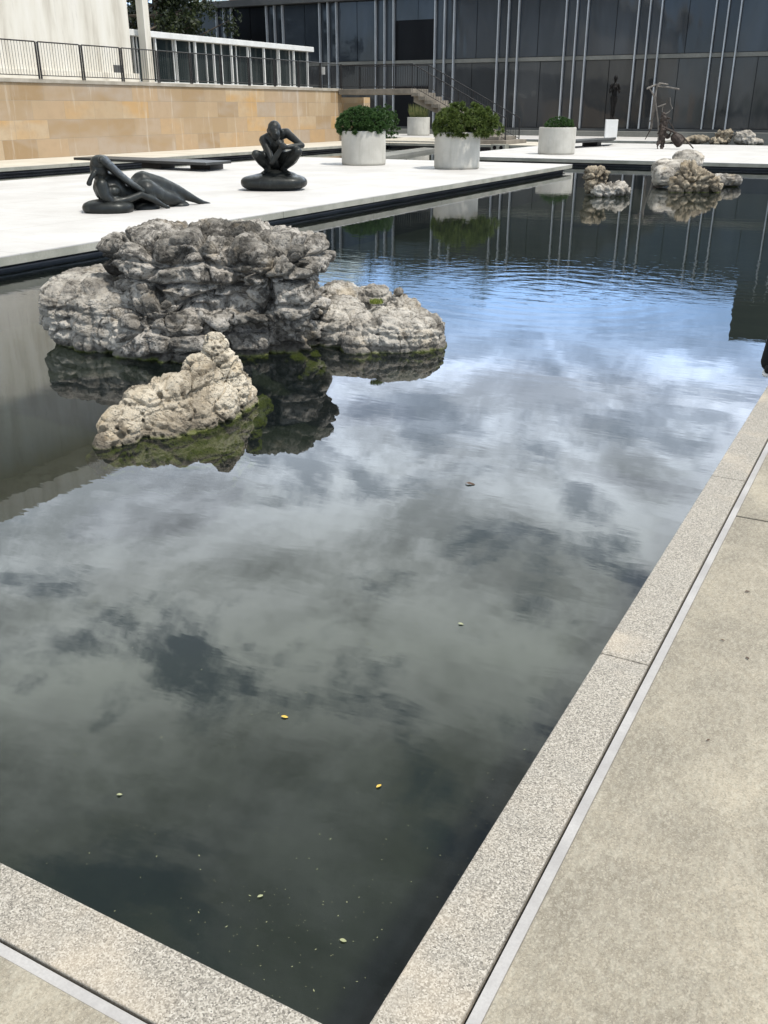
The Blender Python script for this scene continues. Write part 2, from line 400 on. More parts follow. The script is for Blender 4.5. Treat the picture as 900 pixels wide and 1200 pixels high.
w_ = MB(); w_.add([(-23.5, .9, ZW), (-.45, .9, ZW), (ex(33) + .1, 33, ZW), (WX, 33, ZW), (WX, 59.4, ZW), (-23.5, 59.4, ZW)], [(0, 1, 2, 3, 4, 5)])
structure(w_.build('water', M['water']))
# paving right and near
JY = [0.31, 3.91, 7.5, 11.1, 14.7, 18.3, 21.9, 25.5, 29.1, 32.59]
pv = MB()
y0 = -20
for y1 in JY:
    a, b = (y0 + .006 if y0 > -19 else y0), y1 - .006
    x0a, x0b = ex(a, .186), ex(b, .186)
    if y0 < -19:
        pv.slab([(-60, -20), (30, -20), (30, b), (-60, b)], -.12, -.002)
    elif y0 < 1:
        pv.slab([(-60, a), (-.45, a), (-.45, .848), (-60, .848)], -.12, -.002)
        pv.slab([(ex(a, .186), a), (6, a), (6, b), (x0b, b)], -.12, -.002)
    else:
        pv.slab([(x0a, a), (6, a), (6, b), (x0b, b)], -.12, -.002)
    y0 = y1
pv.slab([(6.012, .316), (30, .316), (30, 32.59), (6.012, 32.59)], -.12, -.002)
structure(pv.build('paving', M['paving'], bevel=.003))
dj = MB(); dj.box(-60, 30, -20, .5, -.2, -.03); dj.slab([(ex(.5, .15), .5), (30, .5), (30, 32.6), (ex(32.6, .15), 32.6)], -.2, -.03); dj.box(-60, -.43, .5, .862, -.2, -.03)
structure(dj.build('paving_bed', M['gap']))
# granite coping stones, butted with fine joints
cp = MB()
CJ = [1.012, 1.935, 2.565, 4.345, 6.13, 7.91, 9.69, 11.47, 13.25, 15.03, 16.8, 18.6, 20.4, 22.2, 24, 25.8, 27.6, 29.4, 31.2, 32.58]
CJ = [1.03, 2.565, 4.345, 6.13, 7.91, 9.69, 11.47, 13.25, 15.03, 16.8, 18.6, 20.4, 22.2, 24, 25.8, 27.6, 29.4, 31.2, 32.58]
for a, b in zip(CJ, CJ[1:]):
    a += .0025; b -= .0025
    cp.slab([(ex(a), a), (ex(a, .152), a), (ex(b, .152), b), (ex(b), b)], -.2, 0)
cp.slab([(-2.4, .878), (ex(.88, .152), .878), (ex(1.03, .152), 1.028), (-2.4, 1.028)], -.2, 0)
x = -2.405
while x > -9.2:
    cp.slab([(x - 1.78, .878), (x, .878), (x, 1.028), (x - 1.78, 1.028)], -.2, 0); x -= 1.785
structure(cp.build('granite_kerb', M['granite'], bevel=.004))
sl = MB(); sl.slab([(ex(.86, .16), .847), (ex(.86, .1855), .8485), (ex(32.5, .1855), 32.5), (ex(32.5, .16), 32.5)], -.1, -.004)
sl.slab([(-40, .8485), (ex(.86, .1845), .8485), (ex(.86, .159), .8715), (-40, .872)], -.1, -.0045)
structure(sl.build('sealant_strip', M['sealant']))
# pool walls, dark membrane
pw = MB(); pw.slab([(ex(1, .03), 1.0), (ex(1, .14), 1.0), (ex(33, .14), 33), (ex(33, .03), 33)], -.9, -.2); pw.box(-9.2, -.58, .885, 1.0, -.9, -.2)
structure(pw.build('pool_wall', M['membrane']))
def deck(name, x0, x1, y0, y1, inset=.22, top='plaza', sides='edge'):
    structure(MB().box(x0, x1, y0, y1, -.014, 0).build(name, M[top]))
    e = MB()   # edge units with joints
    def run(n0, n1):
        k = max(1, round((n1 - n0) / 3.2)); s = (n1 - n0) / k
        return [(n0 + i * s + .004, n0 + (i + 1) * s - .004) for i in range(k)]
    for a, b in run(y0, y1): e.box(x1 - .3, x1 - .001, a, b, -.115, -.0145); e.box(x0 + .001, x0 + .3, a, b, -.115, -.0145)
    for a, b in run(x0 + .32, x1 - .32): e.box(a, b, y0 + .001, y0 + .3, -.115, -.0145); e.box(a, b, y1 - .3, y1 - .001, -.115, -.0145)
    structure(e.build(name + '_edge', M[sides], bevel=.006))
    structure(MB().box(x0 + inset, x1 - inset, y0 + inset, y1 - inset, -.9, -.0146).build(name + '_base', M['membrane']))
    structure(MB().box(x0 + inset - .06, x1 - inset + .06, y0 + inset - .06, y1 - inset + .06, -.185, -.165).build(name + '_lip', M['membrane_lip']))
deck('plaza', -19.0, -9.2, .88, 29.55)
deck('far_plaza', -15.2, WX, 32.6, 48.5)
deck('stair_plaza', -23.28, -15.215, 43.6, 48.5, top='cream')
a_, b_ = at(446, 184, -.1), at(512, 173.5, -.1)
structure(MB().slab([(a_.x, a_.y), (b_.x, b_.y), (b_.x - .9, b_.y + .5), (a_.x - 1.3, a_.y + .3)], -.8, -.1).build('channel_kerb', M['ledge'], bevel=.02))
deck('back_plaza', -40, -11.7, 52.3, 59.3)
deck('wall_walk', -26.6, -23.3, -10, 52.28, top='cream', inset=.12)

# ------------------------------------------------------------------ sandstone retaining wall, railing, terrace
WXX = -26.5
t = thing('retaining_wall', 'long sandstone block wall in ochre and tan, carrying the railed terrace behind the sculptures', 'wall', (WXX - .25, 28, 0))
MB().box(WXX - .5, WXX, -10, 45.0, 0, 2.36).box(-60, WXX - .5, 44.5, 45.0, 0, 2.36).build('wall_face', M['sandstone'], t)
MB().box(WXX - .55, WXX + .05, -10, 45.05, 2.362, 2.49).build('coping', M['concrete'], t, bevel=.012)
t = thing('sandstone_pier', 'short sandstone pier standing in the shade under the stair landing', 'pier', (-27.2, 48, 0))
MB().box(-28.5, -26.6, 47.5, 48.2, .001, 2.1).build('pier_face', M['sandstone'], t)
structure(MB().box(-59.5, WXX - .56, -10, 44.45, 2.2, 2.4).build('terrace', M['cream']))

def railing(name, label, pts, h=1.12, panel=2.05, group=None, post_pair=.10, base=(0, 0, 0)):
    t = thing(name, label, 'railing', base, group)
    for A, B in zip(pts, pts[1:]):
        A = Vector(A); B = Vector(B); L = (B - A).length; k = max(1, round(L / panel)); d = (B - A) / k; un = d.normalized()
        for i in range(k + 1):
            if i == k and (B - Vector(pts[-1])).length > .01: continue
            P = A + d * i; p = MB()
            for s in (-.5, .5):
                q = P + un * (s * post_pair); p.box(q.x - .022, q.x + .022, q.y - .022, q.y + .022, q.z, q.z + h)
            p.build('post', M['iron'], t)
        for i in range(k):
            P = A + d * i; Q = P + d; a = P + un * (post_pair * .5 + .02); b = Q - un * (post_pair * .5 + .02)
            m_ = MB(); up = Vector((0, 0, 1))
            m_.tube([a + up * h, b + up * h], .021, 4); m_.tube([a + up * .1, b + up * .1], .014, 4)
            n = max(2, round((b - a).length / .125))
            for j in range(1, n):
                q = a.lerp(b, j / n); m_.tube([q + up * .1, q + up * h], .0095, 4, False)
            m_.build('panel', M['iron'], t)
    return t
railing('metal_railing', 'black iron railing with thin balusters along the top of the sandstone wall', [(-26.45, 9.0, 2.49), (-26.45, 44.9, 2.49)], base=(-26.45, 28, 2.49))

# landing and stair
LY0, LY1 = 44.6, 46.6
t = thing('concrete_stair', 'raised concrete landing and stair running down from the wall end to the far plaza', 'stair', (-22, 45.6, 0))
MB().box(-26.44, -22.3, LY0, LY1, 2.2, 2.45).build('landing', M['stairc'], t, bevel=.015)
st = MB(); NR = 14; rise = 2.45 / NR; run_ = (5.1) / NR; X0 = -22.3
for i in range(NR - 1):
    zt = 2.45 - rise * (i + 1); xa = X0 + run_ * i + .002
    st.box(xa, xa + run_ + .03, LY0 + .002, LY1 - .002, max(0.002, zt - .17), zt)
st.build('steps', M['stairc'], t, bevel=.008)
sg = MB()
for y in (LY0 + .25, LY1 - .45):
    sg.add([(X0 + .01, y, 2.44 - .18), (X0 + .01, y, 1.85), (X0 + 4.5, y, .0), (X0 + 5.05, y, .0), (X0 + 5.05, y, .05),
            (X0 + .01, y + .2, 2.44 - .18), (X0 + .01, y + .2, 1.85), (X0 + 4.5, y + .2, .0), (X0 + 5.05, y + .2, .0), (X0 + 5.05, y + .2, .05)],
           [(0, 1, 2, 3, 4), (9, 8, 7, 6, 5), (0, 5, 6, 1), (1, 6, 7, 2), (2, 7, 8, 3), (3, 8, 9, 4), (4, 9, 5, 0)])
sg.build('stringer', M['stairc'], t)
MB().box(-18.95, -17.0, LY0 - .55, LY1 + .2, .003, .17).box(-18.9, -17.5, LY0 - .25, LY1 + .1, .172, .33).build('bottom_step', M['stairc'], t, bevel=.01)
def stair_rail(y, label):
    t = thing('stair_railing', label, 'railing', (-21, y, 2.45), 'railings of the stair')
    pts = [(-26.3, y, 2.45), (-22.3, y, 2.45)]
    top = [(-26.3, y, 3.55), (-22.3, y, 3.55), (-17.3, y, 1.12)]
    MB().tube(top, .024, 6).build('handrail', M['iron'], t)
    b = MB(); b.tube([(-26.3, y, 2.56), (-22.3, y, 2.56), (-17.3, y, .2)], .014, 4)
    x = -26.2
    while x < -17.35:
        f = 0 if x < -22.3 else (x + 22.3) / 5.0
        b.tube([(x, y, 2.56 - 2.36 * f), (x, y, 3.55 - 2.43 * f)], .0095, 4, False); x += .13
    b.build('balusters', M['iron'], t)
    for x in (-26.3, -24.3, -22.3, -19.8, -17.3):
        f = 0 if x < -22.3 else (x + 22.3) / 5.0
        MB().box(x - .02, x + .02, y - .02, y + .02, 2.45 - 2.42 * f + .002 if x < -17.4 else .172, 3.55 - 2.43 * f).build('post', M['iron'], t)
stair_rail(LY0 + .08, 'black railing along the near side of the landing and stair')
stair_rail(LY1 - .08, 'black railing along the far side of the landing and stair, next to the glass facade')

# ------------------------------------------------------------------ gallery building, pavilion
t = thing('gallery_building', 'tall pale marble wall of the old gallery rising behind the railing at left', 'building', (-30, 20, 2.4))
MB().box(-40, -28.3, -12, 31.6, 2.4, 11.0).build('wall', M['marble'], t)
MB().box(-41, -26.75, -13, 36.5, 11.002, 11.8).build('roof', M['marble'], t, bevel=.02)
MB().box(-28.298, -28.1, -12, 31.7, 2.4, 2.85).build('plinth', M['marble'], t, bevel=.01)
c_ = atX(139, 81, -28.28)
MB().box(-28.297, -28.26, c_.y - .25, c_.y + .25, c_.z - .14, c_.z + .14).build('wall_vent', M['darkroof'], t)
# square column under the overhanging roof
a = atX(163, 60, -28.3); b = atX(178.5, 60, -28.3)
MB().box(-28.56, -28.2, a.y + .34, b.y - .12, 2.401, 11.0).build('column', M['marble'], t, bevel=.01)
PX = -28.9
t = thing('glass_pavilion', 'low glazed link with white mullions and a flat white roof edge above the sandstone wall', 'building', (-31, 39, 2.4))
PY0, PY1 = 31.1, 46.1
MB().box(-34.5, PX + .12, PY0 - .3, PY1, 4.27, 4.50).build('roof', M['whiteframe'], t, bevel=.015)
MB().box(-34.3, PX - .25, PY0, PY1 - .1, 2.401, 4.27).build('glass', M['glass_pav'], t)
MB().box(PX - .24, PX + .05, PY0, PY1 - .1, 2.401, 2.60).build('sill', M['whiteframe'], t)
k = 0; y = PY0
while y < PY1:
    w = .08 if k % 2 == 0 else .045
    MB().box(PX - .08, PX + .02, y, y + w, 2.602, 4.268).build('mullion', M['whiteframe'], t); y += 1.32; k += 1
for k in range(12):
    y = PY0 + .6 + k * 1.14
    if y < PY1 - .3: MB().box(PX - .249, PX - .2, y, y + .05, 2.602, 4.268).build('inner_mullion', M['whiteframe'], t)
# stacked pale kerb on the terrace in front
# ------------------------------------------------------------------ dark glass building
FY = 60.0
t = thing('glass_building', 'wide two storey building of dark glass panels with pale vertical mullions across the background', 'building', (-22, 61, 0))
MB().box(-60, WX + 6, FY + .12, FY + 14, 0, 8.0).build('shell', M['darkpanel'], t)
MB().box(-60, WX + 6, FY - .7, FY + .11, -.9, .30).build('base_ledge', M['ledge'], t, bevel=.02)
MB().box(-60, WX + 6, FY - .15, FY + .11, .302, .44).build('sill', M['darkroof'], t)
MB().box(-60, WX + 6, FY - .05, FY + .118, 4.2, 4.42).build('floor_band', M['ledge'], t)
MB().box(-60, WX + 6, FY - .55, FY + 14.3, 8.002, 8.42).build('roof', M['darkroof'], t, bevel=.02)
MB().box(-7.9, WX + 6, FY - .3, FY + 12, 8.424, 11.0).build('roof_penthouse', M['darkpanel'], t)
for x0, x1 in ((-51.5, -43.5), (-42.3, -35.6)):
    sk = MB(); sk.add([(x0, FY + .6, 8.424), (x1, FY + .6, 8.424), (x1, FY + 6, 8.424), (x0, FY + 6, 8.424), (x0 + 2.5, FY + 3.2, 10.6), (x1 - 1, FY + 3.2, 10.6)],
                      [(0, 1, 5, 4), (1, 2, 5), (2, 3, 4, 5), (3, 0, 4), (3, 2, 1, 0)])
    s = sk.build('skylight', M['skylight'], t)
    fr = MB()
    for i in range(9):
        x = x0 + 2.5 + (x1 - x0 - 3.5) * i / 8; fr.tube([(x, FY + .58, 8.43), (x, FY + 3.15, 10.62)], .03, 4)
    fr.build('skylight_bar', M['whiteframe'], s)
ch = atY(283, 2, FY + .8)
MB().box(ch.x - .55, ch.x + .55, FY + .1, FY + .56, 8.424, 9.7).build('chimney', M['brick'], t)
cen = [-10.47 - 4.29 * k for k in range(-4, 12)]
random.seed(3)
cen = [c for c in cen if c < WX + 3 and c > -58]
for c in cen:
    for dx in (-.66, 0, .66):
        MB().box(c + dx - .032, c + dx + .032, FY - .24, FY - .002, .442, 8.0).build('mullion', M['alum'], t)
    for z0, z1, up in ((.442, 4.198, 0), (4.422, 8.0, 1)):
        gm = M[('glass_up' if up else 'glass_low') + random.choice(('', '', '0', '1'))]
        # two narrow panes between the three mullions
        for a, b in ((-.60, -.06), (.06, .60)):
            MB().box(c + a, c + b, FY + .04, FY + .08, z0 + .03, z1 - .03).build('window', gm, t)
        # wide bay to the left of this triple
        l, r = c - 4.29 + .72, c - .72; mid = (l + r) / 2 + random.choice((-.25, 0, .2))
        black = (up and abs(c + 27.63) < .3) or (not up and abs(c + 27.63) < .3 and False)
        q = MB(); tilt = random.uniform(-.012, .012)
        z1b = z1 - .03
        if up and abs(c + 27.63) < .3:
            q.box(l, mid - .015, FY + .02, FY + .07, 6.75, z1b).box(mid + .015, r, FY + .02, FY + .07, 6.75, z1b)
            MB().box(l, r, FY + .08, FY + .11, z0 + .02, 6.74).build('open_bay', M['glass_black'], t)
        else:
            q.box(l, mid - .018, FY + .02, FY + .07, z0 + .03, z1b).box(mid + .018, r, FY + .03, FY + .08, z0 + .03, z1b)
        q.build('window', M['glass_black'] if (up and c < -39 and c > -43) else gm, t)
# door below the landing
a = atY(463, 120, FY - .06); b = atY(500, 147, FY - .06)
MB().box(a.x, b.x, FY - .08, FY + .019, .442, 2.9).build('door', M['glass_black'], t)
sgn = atY(381, 83, 45.5)

# small white notice on the railing corner
q = MB().box(sgn.x - .1, sgn.x + .1, 45.33, 45.35, sgn.z - .18, sgn.z + .18).build('notice_plate', M['white'])
q = rebase(q, (sgn.x, 45.34, sgn.z - .18)); tag(q, 'small white notice plate on the dark railing where wall and landing meet', 'sign')
q.parent = None

# ------------------------------------------------------------------ trees
def tree(base, h, cr, label, leaves=5200, seed=1, crown_z=.62, lean=(0, 0), group=None, ls=.22, lm='leaf'):
    rnd = random.Random(seed); b = Vector(base)
    t = thing('tree', label, 'tree', base, group)
    tr = MB(); top = b + Vector((lean[0], lean[1], h * .8))
    tr.tube([b, b.lerp(top, .35) + Vector((.1, -.08, 0)), b.lerp(top, .7), top], [h * .028, h * .021, h * .013, h * .004], 8)
    centers = []
    for i in range(22):
        f = rnd.uniform(.32, .95); s = b.lerp(top, f); a = rnd.uniform(0, 6.28); L = cr * rnd.uniform(.55, 1.0) * (1.15 - .6 * abs(f - .6))
        e = s + Vector((math.cos(a) * L, math.sin(a) * L, L * rnd.uniform(.15, .6)))
        mid = s.lerp(e, .5) + Vector((0, 0, -.06 * L)); tr.tube([s, mid, e], [h * .008, h * .005, h * .002], 5)
        centers.append((e, rnd.uniform(.16, .3) * cr)); centers.append((mid, rnd.uniform(.12, .22) * cr))
        e2 = e + Vector((rnd.uniform(-1, 1), rnd.uniform(-1, 1), rnd.uniform(-.2, .7))) * cr * .3; centers.append((e2, rnd.uniform(.12, .2) * cr))
    centers.append((top, .25 * cr))
    tr.build('trunk', M['bark'], t)
    lf = MB()
    for i in range(leaves):
        c, r = rnd.choice(centers); d = Vector((rnd.gauss(0, 1), rnd.gauss(0, 1), rnd.gauss(0, .8))); d = d.normalized() * r * rnd.random() ** .4
        p = c + d; s = ls * rnd.uniform(.6, 1.2)
        n = Vector((rnd.gauss(0, 1), rnd.gauss(0, 1), rnd.gauss(.4, 1))).normalized(); a = n.orthogonal().normalized(); a.rotate(Matrix.Rotation(rnd.uniform(0, 6.28), 3, n)); bb = n.cross(a)
        lf.add([p - a * s * .5, p + bb * s * .28, p + a * s * .5 + n * s * .1, p - bb * s * .28], [(0, 1, 2, 3)])
    lf.build('crown', M[lm], t)
    return t
cb = atY(178, 20, 53)
tree((cb.x + .3, 53, .0), 13, 4.4, 'dark leafy tree between the gallery and the glass building, a branch hanging over its eave', 6500, 4, ls=.26, lm='leafd')
q_ = atY(168, 20, 50)
tree((q_.x, 50, 0), 13, 3.4, 'dense tree filling the gap between gallery wall and column, behind the glazed link', 9000, 9, ls=.3, lm='leafd')
G = 'trees behind the glass building'
tree((-41, 80, 0), 14.5, 4.6, 'tree behind the left end of the glass building, mirrored beside the large rock', 4500, 11, group=G, ls=.4)
tree((-34, 79, 0), 14.2, 4.8, 'tree behind the glass building, mirrored near the left planter', 4500, 12, group=G, ls=.4)
tree((-27, 80, 0), 13.6, 4.4, 'tree behind the middle of the glass building, mirrored below the right planter', 4500, 13, group=G, ls=.4)

# ------------------------------------------------------------------ planters and shrubs
def planter(x, y, r, h, label, group='round planters', z=0.0):
    t = thing('planter', label, 'planter', (x, y, z), group)
    w = .07
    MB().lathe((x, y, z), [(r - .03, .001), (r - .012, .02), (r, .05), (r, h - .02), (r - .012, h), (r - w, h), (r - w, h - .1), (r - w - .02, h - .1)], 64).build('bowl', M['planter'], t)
    MB().lathe((x, y, z), [(r - w - .001, h - .12), (r - w - .001, h - .085)], 40).build('soil', M['soil'], t)
    return t
def shrub(x, y, z, rx, rz, label, mat, seed, group='clipped evergreen shrubs', tufts=560, skew=0.0, ry=None):
    rnd = random.Random(seed); ry = ry or rx
    t = thing('shrub', label, 'shrub', (x, y, z), group)
    lumps = [(Vector((x, y, z + rz * .25)), rx * .82, rz * .75)]
    for i in range(9):
        a = i * 2.4 + rnd.random(); k = rnd.uniform(.35, .62)
        lumps.append((Vector((x + math.cos(a) * rx * k + skew * rx * .2, y + math.sin(a) * ry * k, z + rz * rnd.uniform(.15, .45))), rx * rnd.uniform(.32, .48), rz * rnd.uniform(.4, .55)))
    st = MB(); lf = MB()
    for i in range(14):
        a = rnd.uniform(0, 6.28); k = rnd.uniform(.3, .8)
        st.tube([(x, y, z - .1), (x + math.cos(a) * rx * k * .5, y + math.sin(a) * ry * k * .5, z + rz * .3), (x + math.cos(a) * rx * k, y + math.sin(a) * ry * k, z + rz * .5)], [.03, .02, .008], 5)
    st.build('stems', M['bark'], t)
    for i in range(tufts):
        c, r, rzz = rnd.choice(lumps) if i > tufts * .25 else lumps[0]
        d = Vector((rnd.gauss(0, 1), rnd.gauss(0, 1), rnd.gauss(.25, .8))).normalized(); d.z = max(d.z, -.35)
        p = c + Vector((d.x * r, d.y * r, d.z * rzz)); out = (d + Vector((0, 0, .6))).normalized()
        s = rx * rnd.uniform(.075, .12)
        for j in range(52):
            n = (out * .75 + Vector((rnd.gauss(0, .6), rnd.gauss(0, .6), rnd.gauss(0, .6)))).normalized()
            a = n.orthogonal().normalized(); a.rotate(Matrix.Rotation(rnd.uniform(0, 6.28), 3, n))
            L = s * rnd.uniform(.75, 1.0); w = s * .12
            q = p + n * s * .1
            lf.add([q - a * w, q + a * w, q + n * L + a * w * .5, q + n * L - a * w * .5], [(0, 1, 2, 3)])
    lf.build('foliage', mat, t)
    return t
p1 = at(425, 194.5); p2 = at(536.5, 198.5); p3 = at(655, 181.3); 
def cyl(u0, u1, vb, r_h):
    c = at((u0 + u1) / 2, vb); F = c.dot(HEAD); d = F * math.cos(PIT) + CAMH * math.sin(PIT); r = (u1 - u0) / 2 / FPX * d
    return c + HEAD * r, r
c1, r1 = cyl(399.5, 452, 194.5, 0); c2, r2 = cyl(510, 564, 199, 0); c3, r3 = cyl(633.5, 677, 181.5, 0)
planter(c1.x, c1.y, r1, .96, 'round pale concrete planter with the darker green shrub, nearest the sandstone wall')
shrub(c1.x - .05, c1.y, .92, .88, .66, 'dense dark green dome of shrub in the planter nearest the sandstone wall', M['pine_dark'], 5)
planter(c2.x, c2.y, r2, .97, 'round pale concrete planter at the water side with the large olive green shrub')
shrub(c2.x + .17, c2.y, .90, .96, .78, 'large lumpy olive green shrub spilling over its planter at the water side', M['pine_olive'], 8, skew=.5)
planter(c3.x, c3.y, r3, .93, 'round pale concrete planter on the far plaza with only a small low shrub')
shrub(c3.x + .05, c3.y, .88, .62, .38, 'small low green shrub in the planter on the far plaza', M['pine_dark'], 15, tufts=200)
c4 = at(490.5, 158.0); r4 = .72; c4 = Vector((-27.9, 56.2, 0))
a4 = atY(490.5, 150, 56.2)
planter(a4.x, 56.2, .70, 1.05, 'small far planter with upright grass, on the back plaza under the stair')
gt = thing('ornamental_grass', 'tuft of upright yellow green grass in the small far planter under the stair', 'grass', (a4.x, 56.2, .95))
gm = MB(); rnd = random.Random(2)
for i in range(300):
    a = rnd.uniform(0, 6.28); k = .55 * rnd.random() ** .5; x, y = a4.x + math.cos(a) * k, 56.2 + math.sin(a) * k; L = rnd.uniform(.5, .95)
    dx, dy = math.cos(a) * .25 * k + rnd.gauss(0, .06), math.sin(a) * .25 * k + rnd.gauss(0, .06)
    gm.add([(x - .012, y, .95), (x + .012, y, .95), (x + dx * .5 + .01, y + dy * .5, .95 + L * .6), (x + dx, y + dy, .95 + L)], [(0, 1, 2, 3)])
gm.build('blades', M['grassblade'], gt)
a5 = atY(450, 150, 33.5)
planter(a5.x, 34.5 - 1.0, .55, .9, 'round planter mostly hidden behind the planter nearest the sandstone wall') if False else None
hs = atY(449, 152, 50.0)
q = shrub(hs.x, 50.0, .0, 1.0, 1.75, 'dark green bush peeking out behind the dark green planter shrub, under the stair landing', M['pine_dark'], 21, tufts=300)

# ------------------------------------------------------------------ flat black steel pieces and small fittings
def plank(A, C, D, z, th, label, foot):
    A, C, D = at(*A, z), at(*C, z), at(*D, z); Bq = A + (C - D)
    c = (A + C) / 2
    t = thing('steel_sculpture', label, 'sculpture', (c.x, c.y, 0), 'low black steel sculptures')
    MB().slab([A, D, C, Bq], z - th, z).build('plank', M['plank'], t, bevel=.01)
    cc = [A.lerp(C, f) for f in foot]
    m_ = MB()
    for q in cc: m_.box(q.x - .35, q.x + .35, q.y - .3, q.y + .3, .001, z - th - .001)
    m_.build('foot', M['iron'], t)
plank((86, 184.5), (271, 188.3), (241, 190.6), .24, .07, 'long flat black steel plank lying low behind the reclining figure', (.55, .85))
plank((645, 166.5), (722, 160.8), (717, 162.8), .30, .10, 'flat grey steel plank lying low beside the white plinth on the far plaza', (.2, .6))
b_ = at(506, 172, .0)
t = thing('pump_box', 'small grey concrete outlet box with two round holes by the channel between the plazas', 'box', (b_.x, b_.y, -.15))
q = MB().box(-17.35, -16.65, 43.0, 43.5, -.3, .04); q.build('box_shell', M['edge'], t, bevel=.01)
for dx in (-.16, .16):
    MB().tube([(-17.0 + dx, 42.985, -.1), (-17.0 + dx, 42.999, -.1)], .09, 12).build('outlet', M['glass_black'], t)
t.location = (-17.0, 43.25, -.3)
for c_ in t.children: c_.location = Vector((0, 0, 0)) - t.location + Vector((b_.x, b_.y, -.15))

# ------------------------------------------------------------------ bronzes
# reclining figure
def FR(u): return 15.95 + (u - 100) / 145 * 1.75
def rp(u, v, df=0.0): return pt(u, v, FR(u) + df)
o = at(160, 250)
t = thing('reclining_sculpture', 'dark bronze reclining woman with long falling hair, propped on one arm at the left', 'sculpture', (o.x, o.y, 0))
m_ = MB()
sc_ = 1 / 67.0
def rb(u, v, hw, hh, dep, df=0.0, n=2.2): blob(m_, rp(u, v, df), (hw * sc_, dep, hh * sc_), n=n, sub=3)
rb(127, 243, 28, 9, .34, -.1, 2.6); rb(170, 244, 17, 8, .26, -.05, 2.5); rb(210, 241, 12, 5.5, .2, 0, 2.4)
fuse(m_, 'base_stones', M['bronze'], t, .02, 8)
m_ = MB()
limb(m_, [(rp(122, 208, .05), .11), (rp(128, 220, .05), .27), (rp(137, 229, .05), .24), (rp(158, 224, .1), .21), (rp(170, 219, .15), .24)])   # torso
limb(m_, [(rp(168, 217, .15), .24), (rp(186, 219, .1), .19), (rp(206, 224, .05), .125), (rp(228, 233.5), .065), (rp(236, 237), .05), (rp(246, 239), .035)])
limb(m_, [(rp(172, 224, -.1), .2), (rp(190, 231, -.12), .14), (rp(202, 233, -.1), .11), (rp(214, 238, -.05), .07)])
limb(m_, [(rp(119, 217, -.18), .11), (rp(123, 230, -.26), .09), (rp(131, 238, -.3), .075), (rp(150, 234, -.36), .065), (rp(165, 228, -.36), .055), (rp(180, 234, -.38), .055), (rp(192, 241, -.36), .045), (rp(198, 243.5, -.35), .035)])
rb(116, 197, 9.5, 12, .17, 0); rb(117, 207, 6, 9, .12, 0)
limb(m_, [(rp(110, 203, -.12), .05), (rp(106, 210, -.13), .045), (rp(104.5, 215, -.13), .05)])
rb(133, 224, 7, 6, .12, -.22)
fuse(m_, 'figure', M['bronze'], t, .02, 5)
# hair: a thick tapering sheet falling from the crown to the wrist
m_ = MB()
for i in range(13):
    f = i / 12; u = 121 + 47 * f; v = 187 + 37 * f + 3 * math.sin(f * 3.1); blob(m_, rp(u, v, -.12 - .12 * f), ((4.6 - 1.6 * f) * sc_, .2 - .1 * f, (5.0 - 1.5 * f) * sc_), sub=2)
rb(117, 191, 9.8, 8.6, .2, 0)
fuse(m_, 'hair', M['bronze'], t, .018, 4)
m_ = MB()
rb(172, 219, 13.5, 10, .27, .13); rb(184, 222, 9, 8, .22, .1)
fuse(m_, 'drapery', M['bronze'], t, .02, 5, fn=lambda c, n: c + n * .018 * math.sin(c.dot(RIGHT) * 55 + c.z * 20))
# crouching figure
FC = 20.75
o = at(322, 222)
t = thing('crouching_sculpture', 'dark bronze crouching figure with chin on fist, squatting on a rounded boulder base', 'sculpture', (o.x, o.y, 0))
sc_ = 1 / 55.0
def cpx(u, v, df=0.0): return pt(u, v, FC + df)
m_ = MB()
blob(m_, cpx(321.5, 213.5), (39 * sc_, .52, 9.8 * sc_), n=2.7, sub=4); blob(m_, cpx(325, 207), (24 * sc_, .36, 7 * sc_), n=2.2, sub=3)
fuse(m_, 'boulder_base', M['bronze'], t, .025, 6, fn=lambda c, n: c + n * .03 * noise.noise(c * 2.2))
m_ = MB()
hipL, hipR = cpx(318, 189, .3), cpx(332, 189, .3)
for s, hip, knee, ank, toe in ((-1, hipL, cpx(300, 181, -.42), cpx(315, 199, -.02), cpx(308, 203, -.3)), (1, hipR, cpx(349, 178, -.42), cpx(331, 199, -.02), cpx(339, 203, -.3))):
    limb(m_, [(hip, .19), (hip.lerp(knee, .5) - Vector((0, 0, .03)), .155), (knee, .095)])
    limb(m_, [(knee, .09), (knee.lerp(ank, .4), .1), (ank, .055)])
    limb(m_, [(ank, .055), (toe, .045)])
limb(m_, [(cpx(325, 189, .3), .22), (cpx(324, 177, .28), .20), (cpx(321, 165, .12), .215), (cpx(321, 160, .05), .16)])
shL, shR = cpx(309, 164, .02), cpx(336, 156, .02)
limb(m_, [(shL, .1), (cpx(322, 159, .06), .13), (shR, .1)])
elR, haR = cpx(354, 170.5, -.25), cpx(333, 173, -.5)
limb(m_, [(shR, .095), (shR.lerp(elR, .5), .075), (elR, .055)]); limb(m_, [(elR, .06), (elR.lerp(haR, .4), .06), (haR, .042)])
elL, haL = cpx(319, 190, -.42), cpx(331, 172, -.5)
limb(m_, [(shL, .1), (shL.lerp(elL, .5), .08), (elL, .06)]); limb(m_, [(elL, .062), (elL.lerp(haL, .45), .06), (haL, .045)])
blob(m_, cpx(331.5, 171.5, -.5), (.085, .07, .075)); blob(m_, cpx(327, 167, -.42), (.07, .06, .06))
for k in range(4): limb(m_, [(cpx(329 + k * 1.7, 170, -.56), .02), (cpx(330 + k * 1.7, 173.5, -.57), .018)])
blob(m_, cpx(321.5, 151, -.1), (.145, .17, .17)); blob(m_, cpx(323, 158, -.2), (.10, .11, .13))
limb(m_, [(cpx(321.5, 162, .05), .09), (cpx(321.5, 156, 0), .085)])
limb(m_, [(cpx(323, 153, -.27), .018), (cpx(323.5, 157, -.33), .026)])
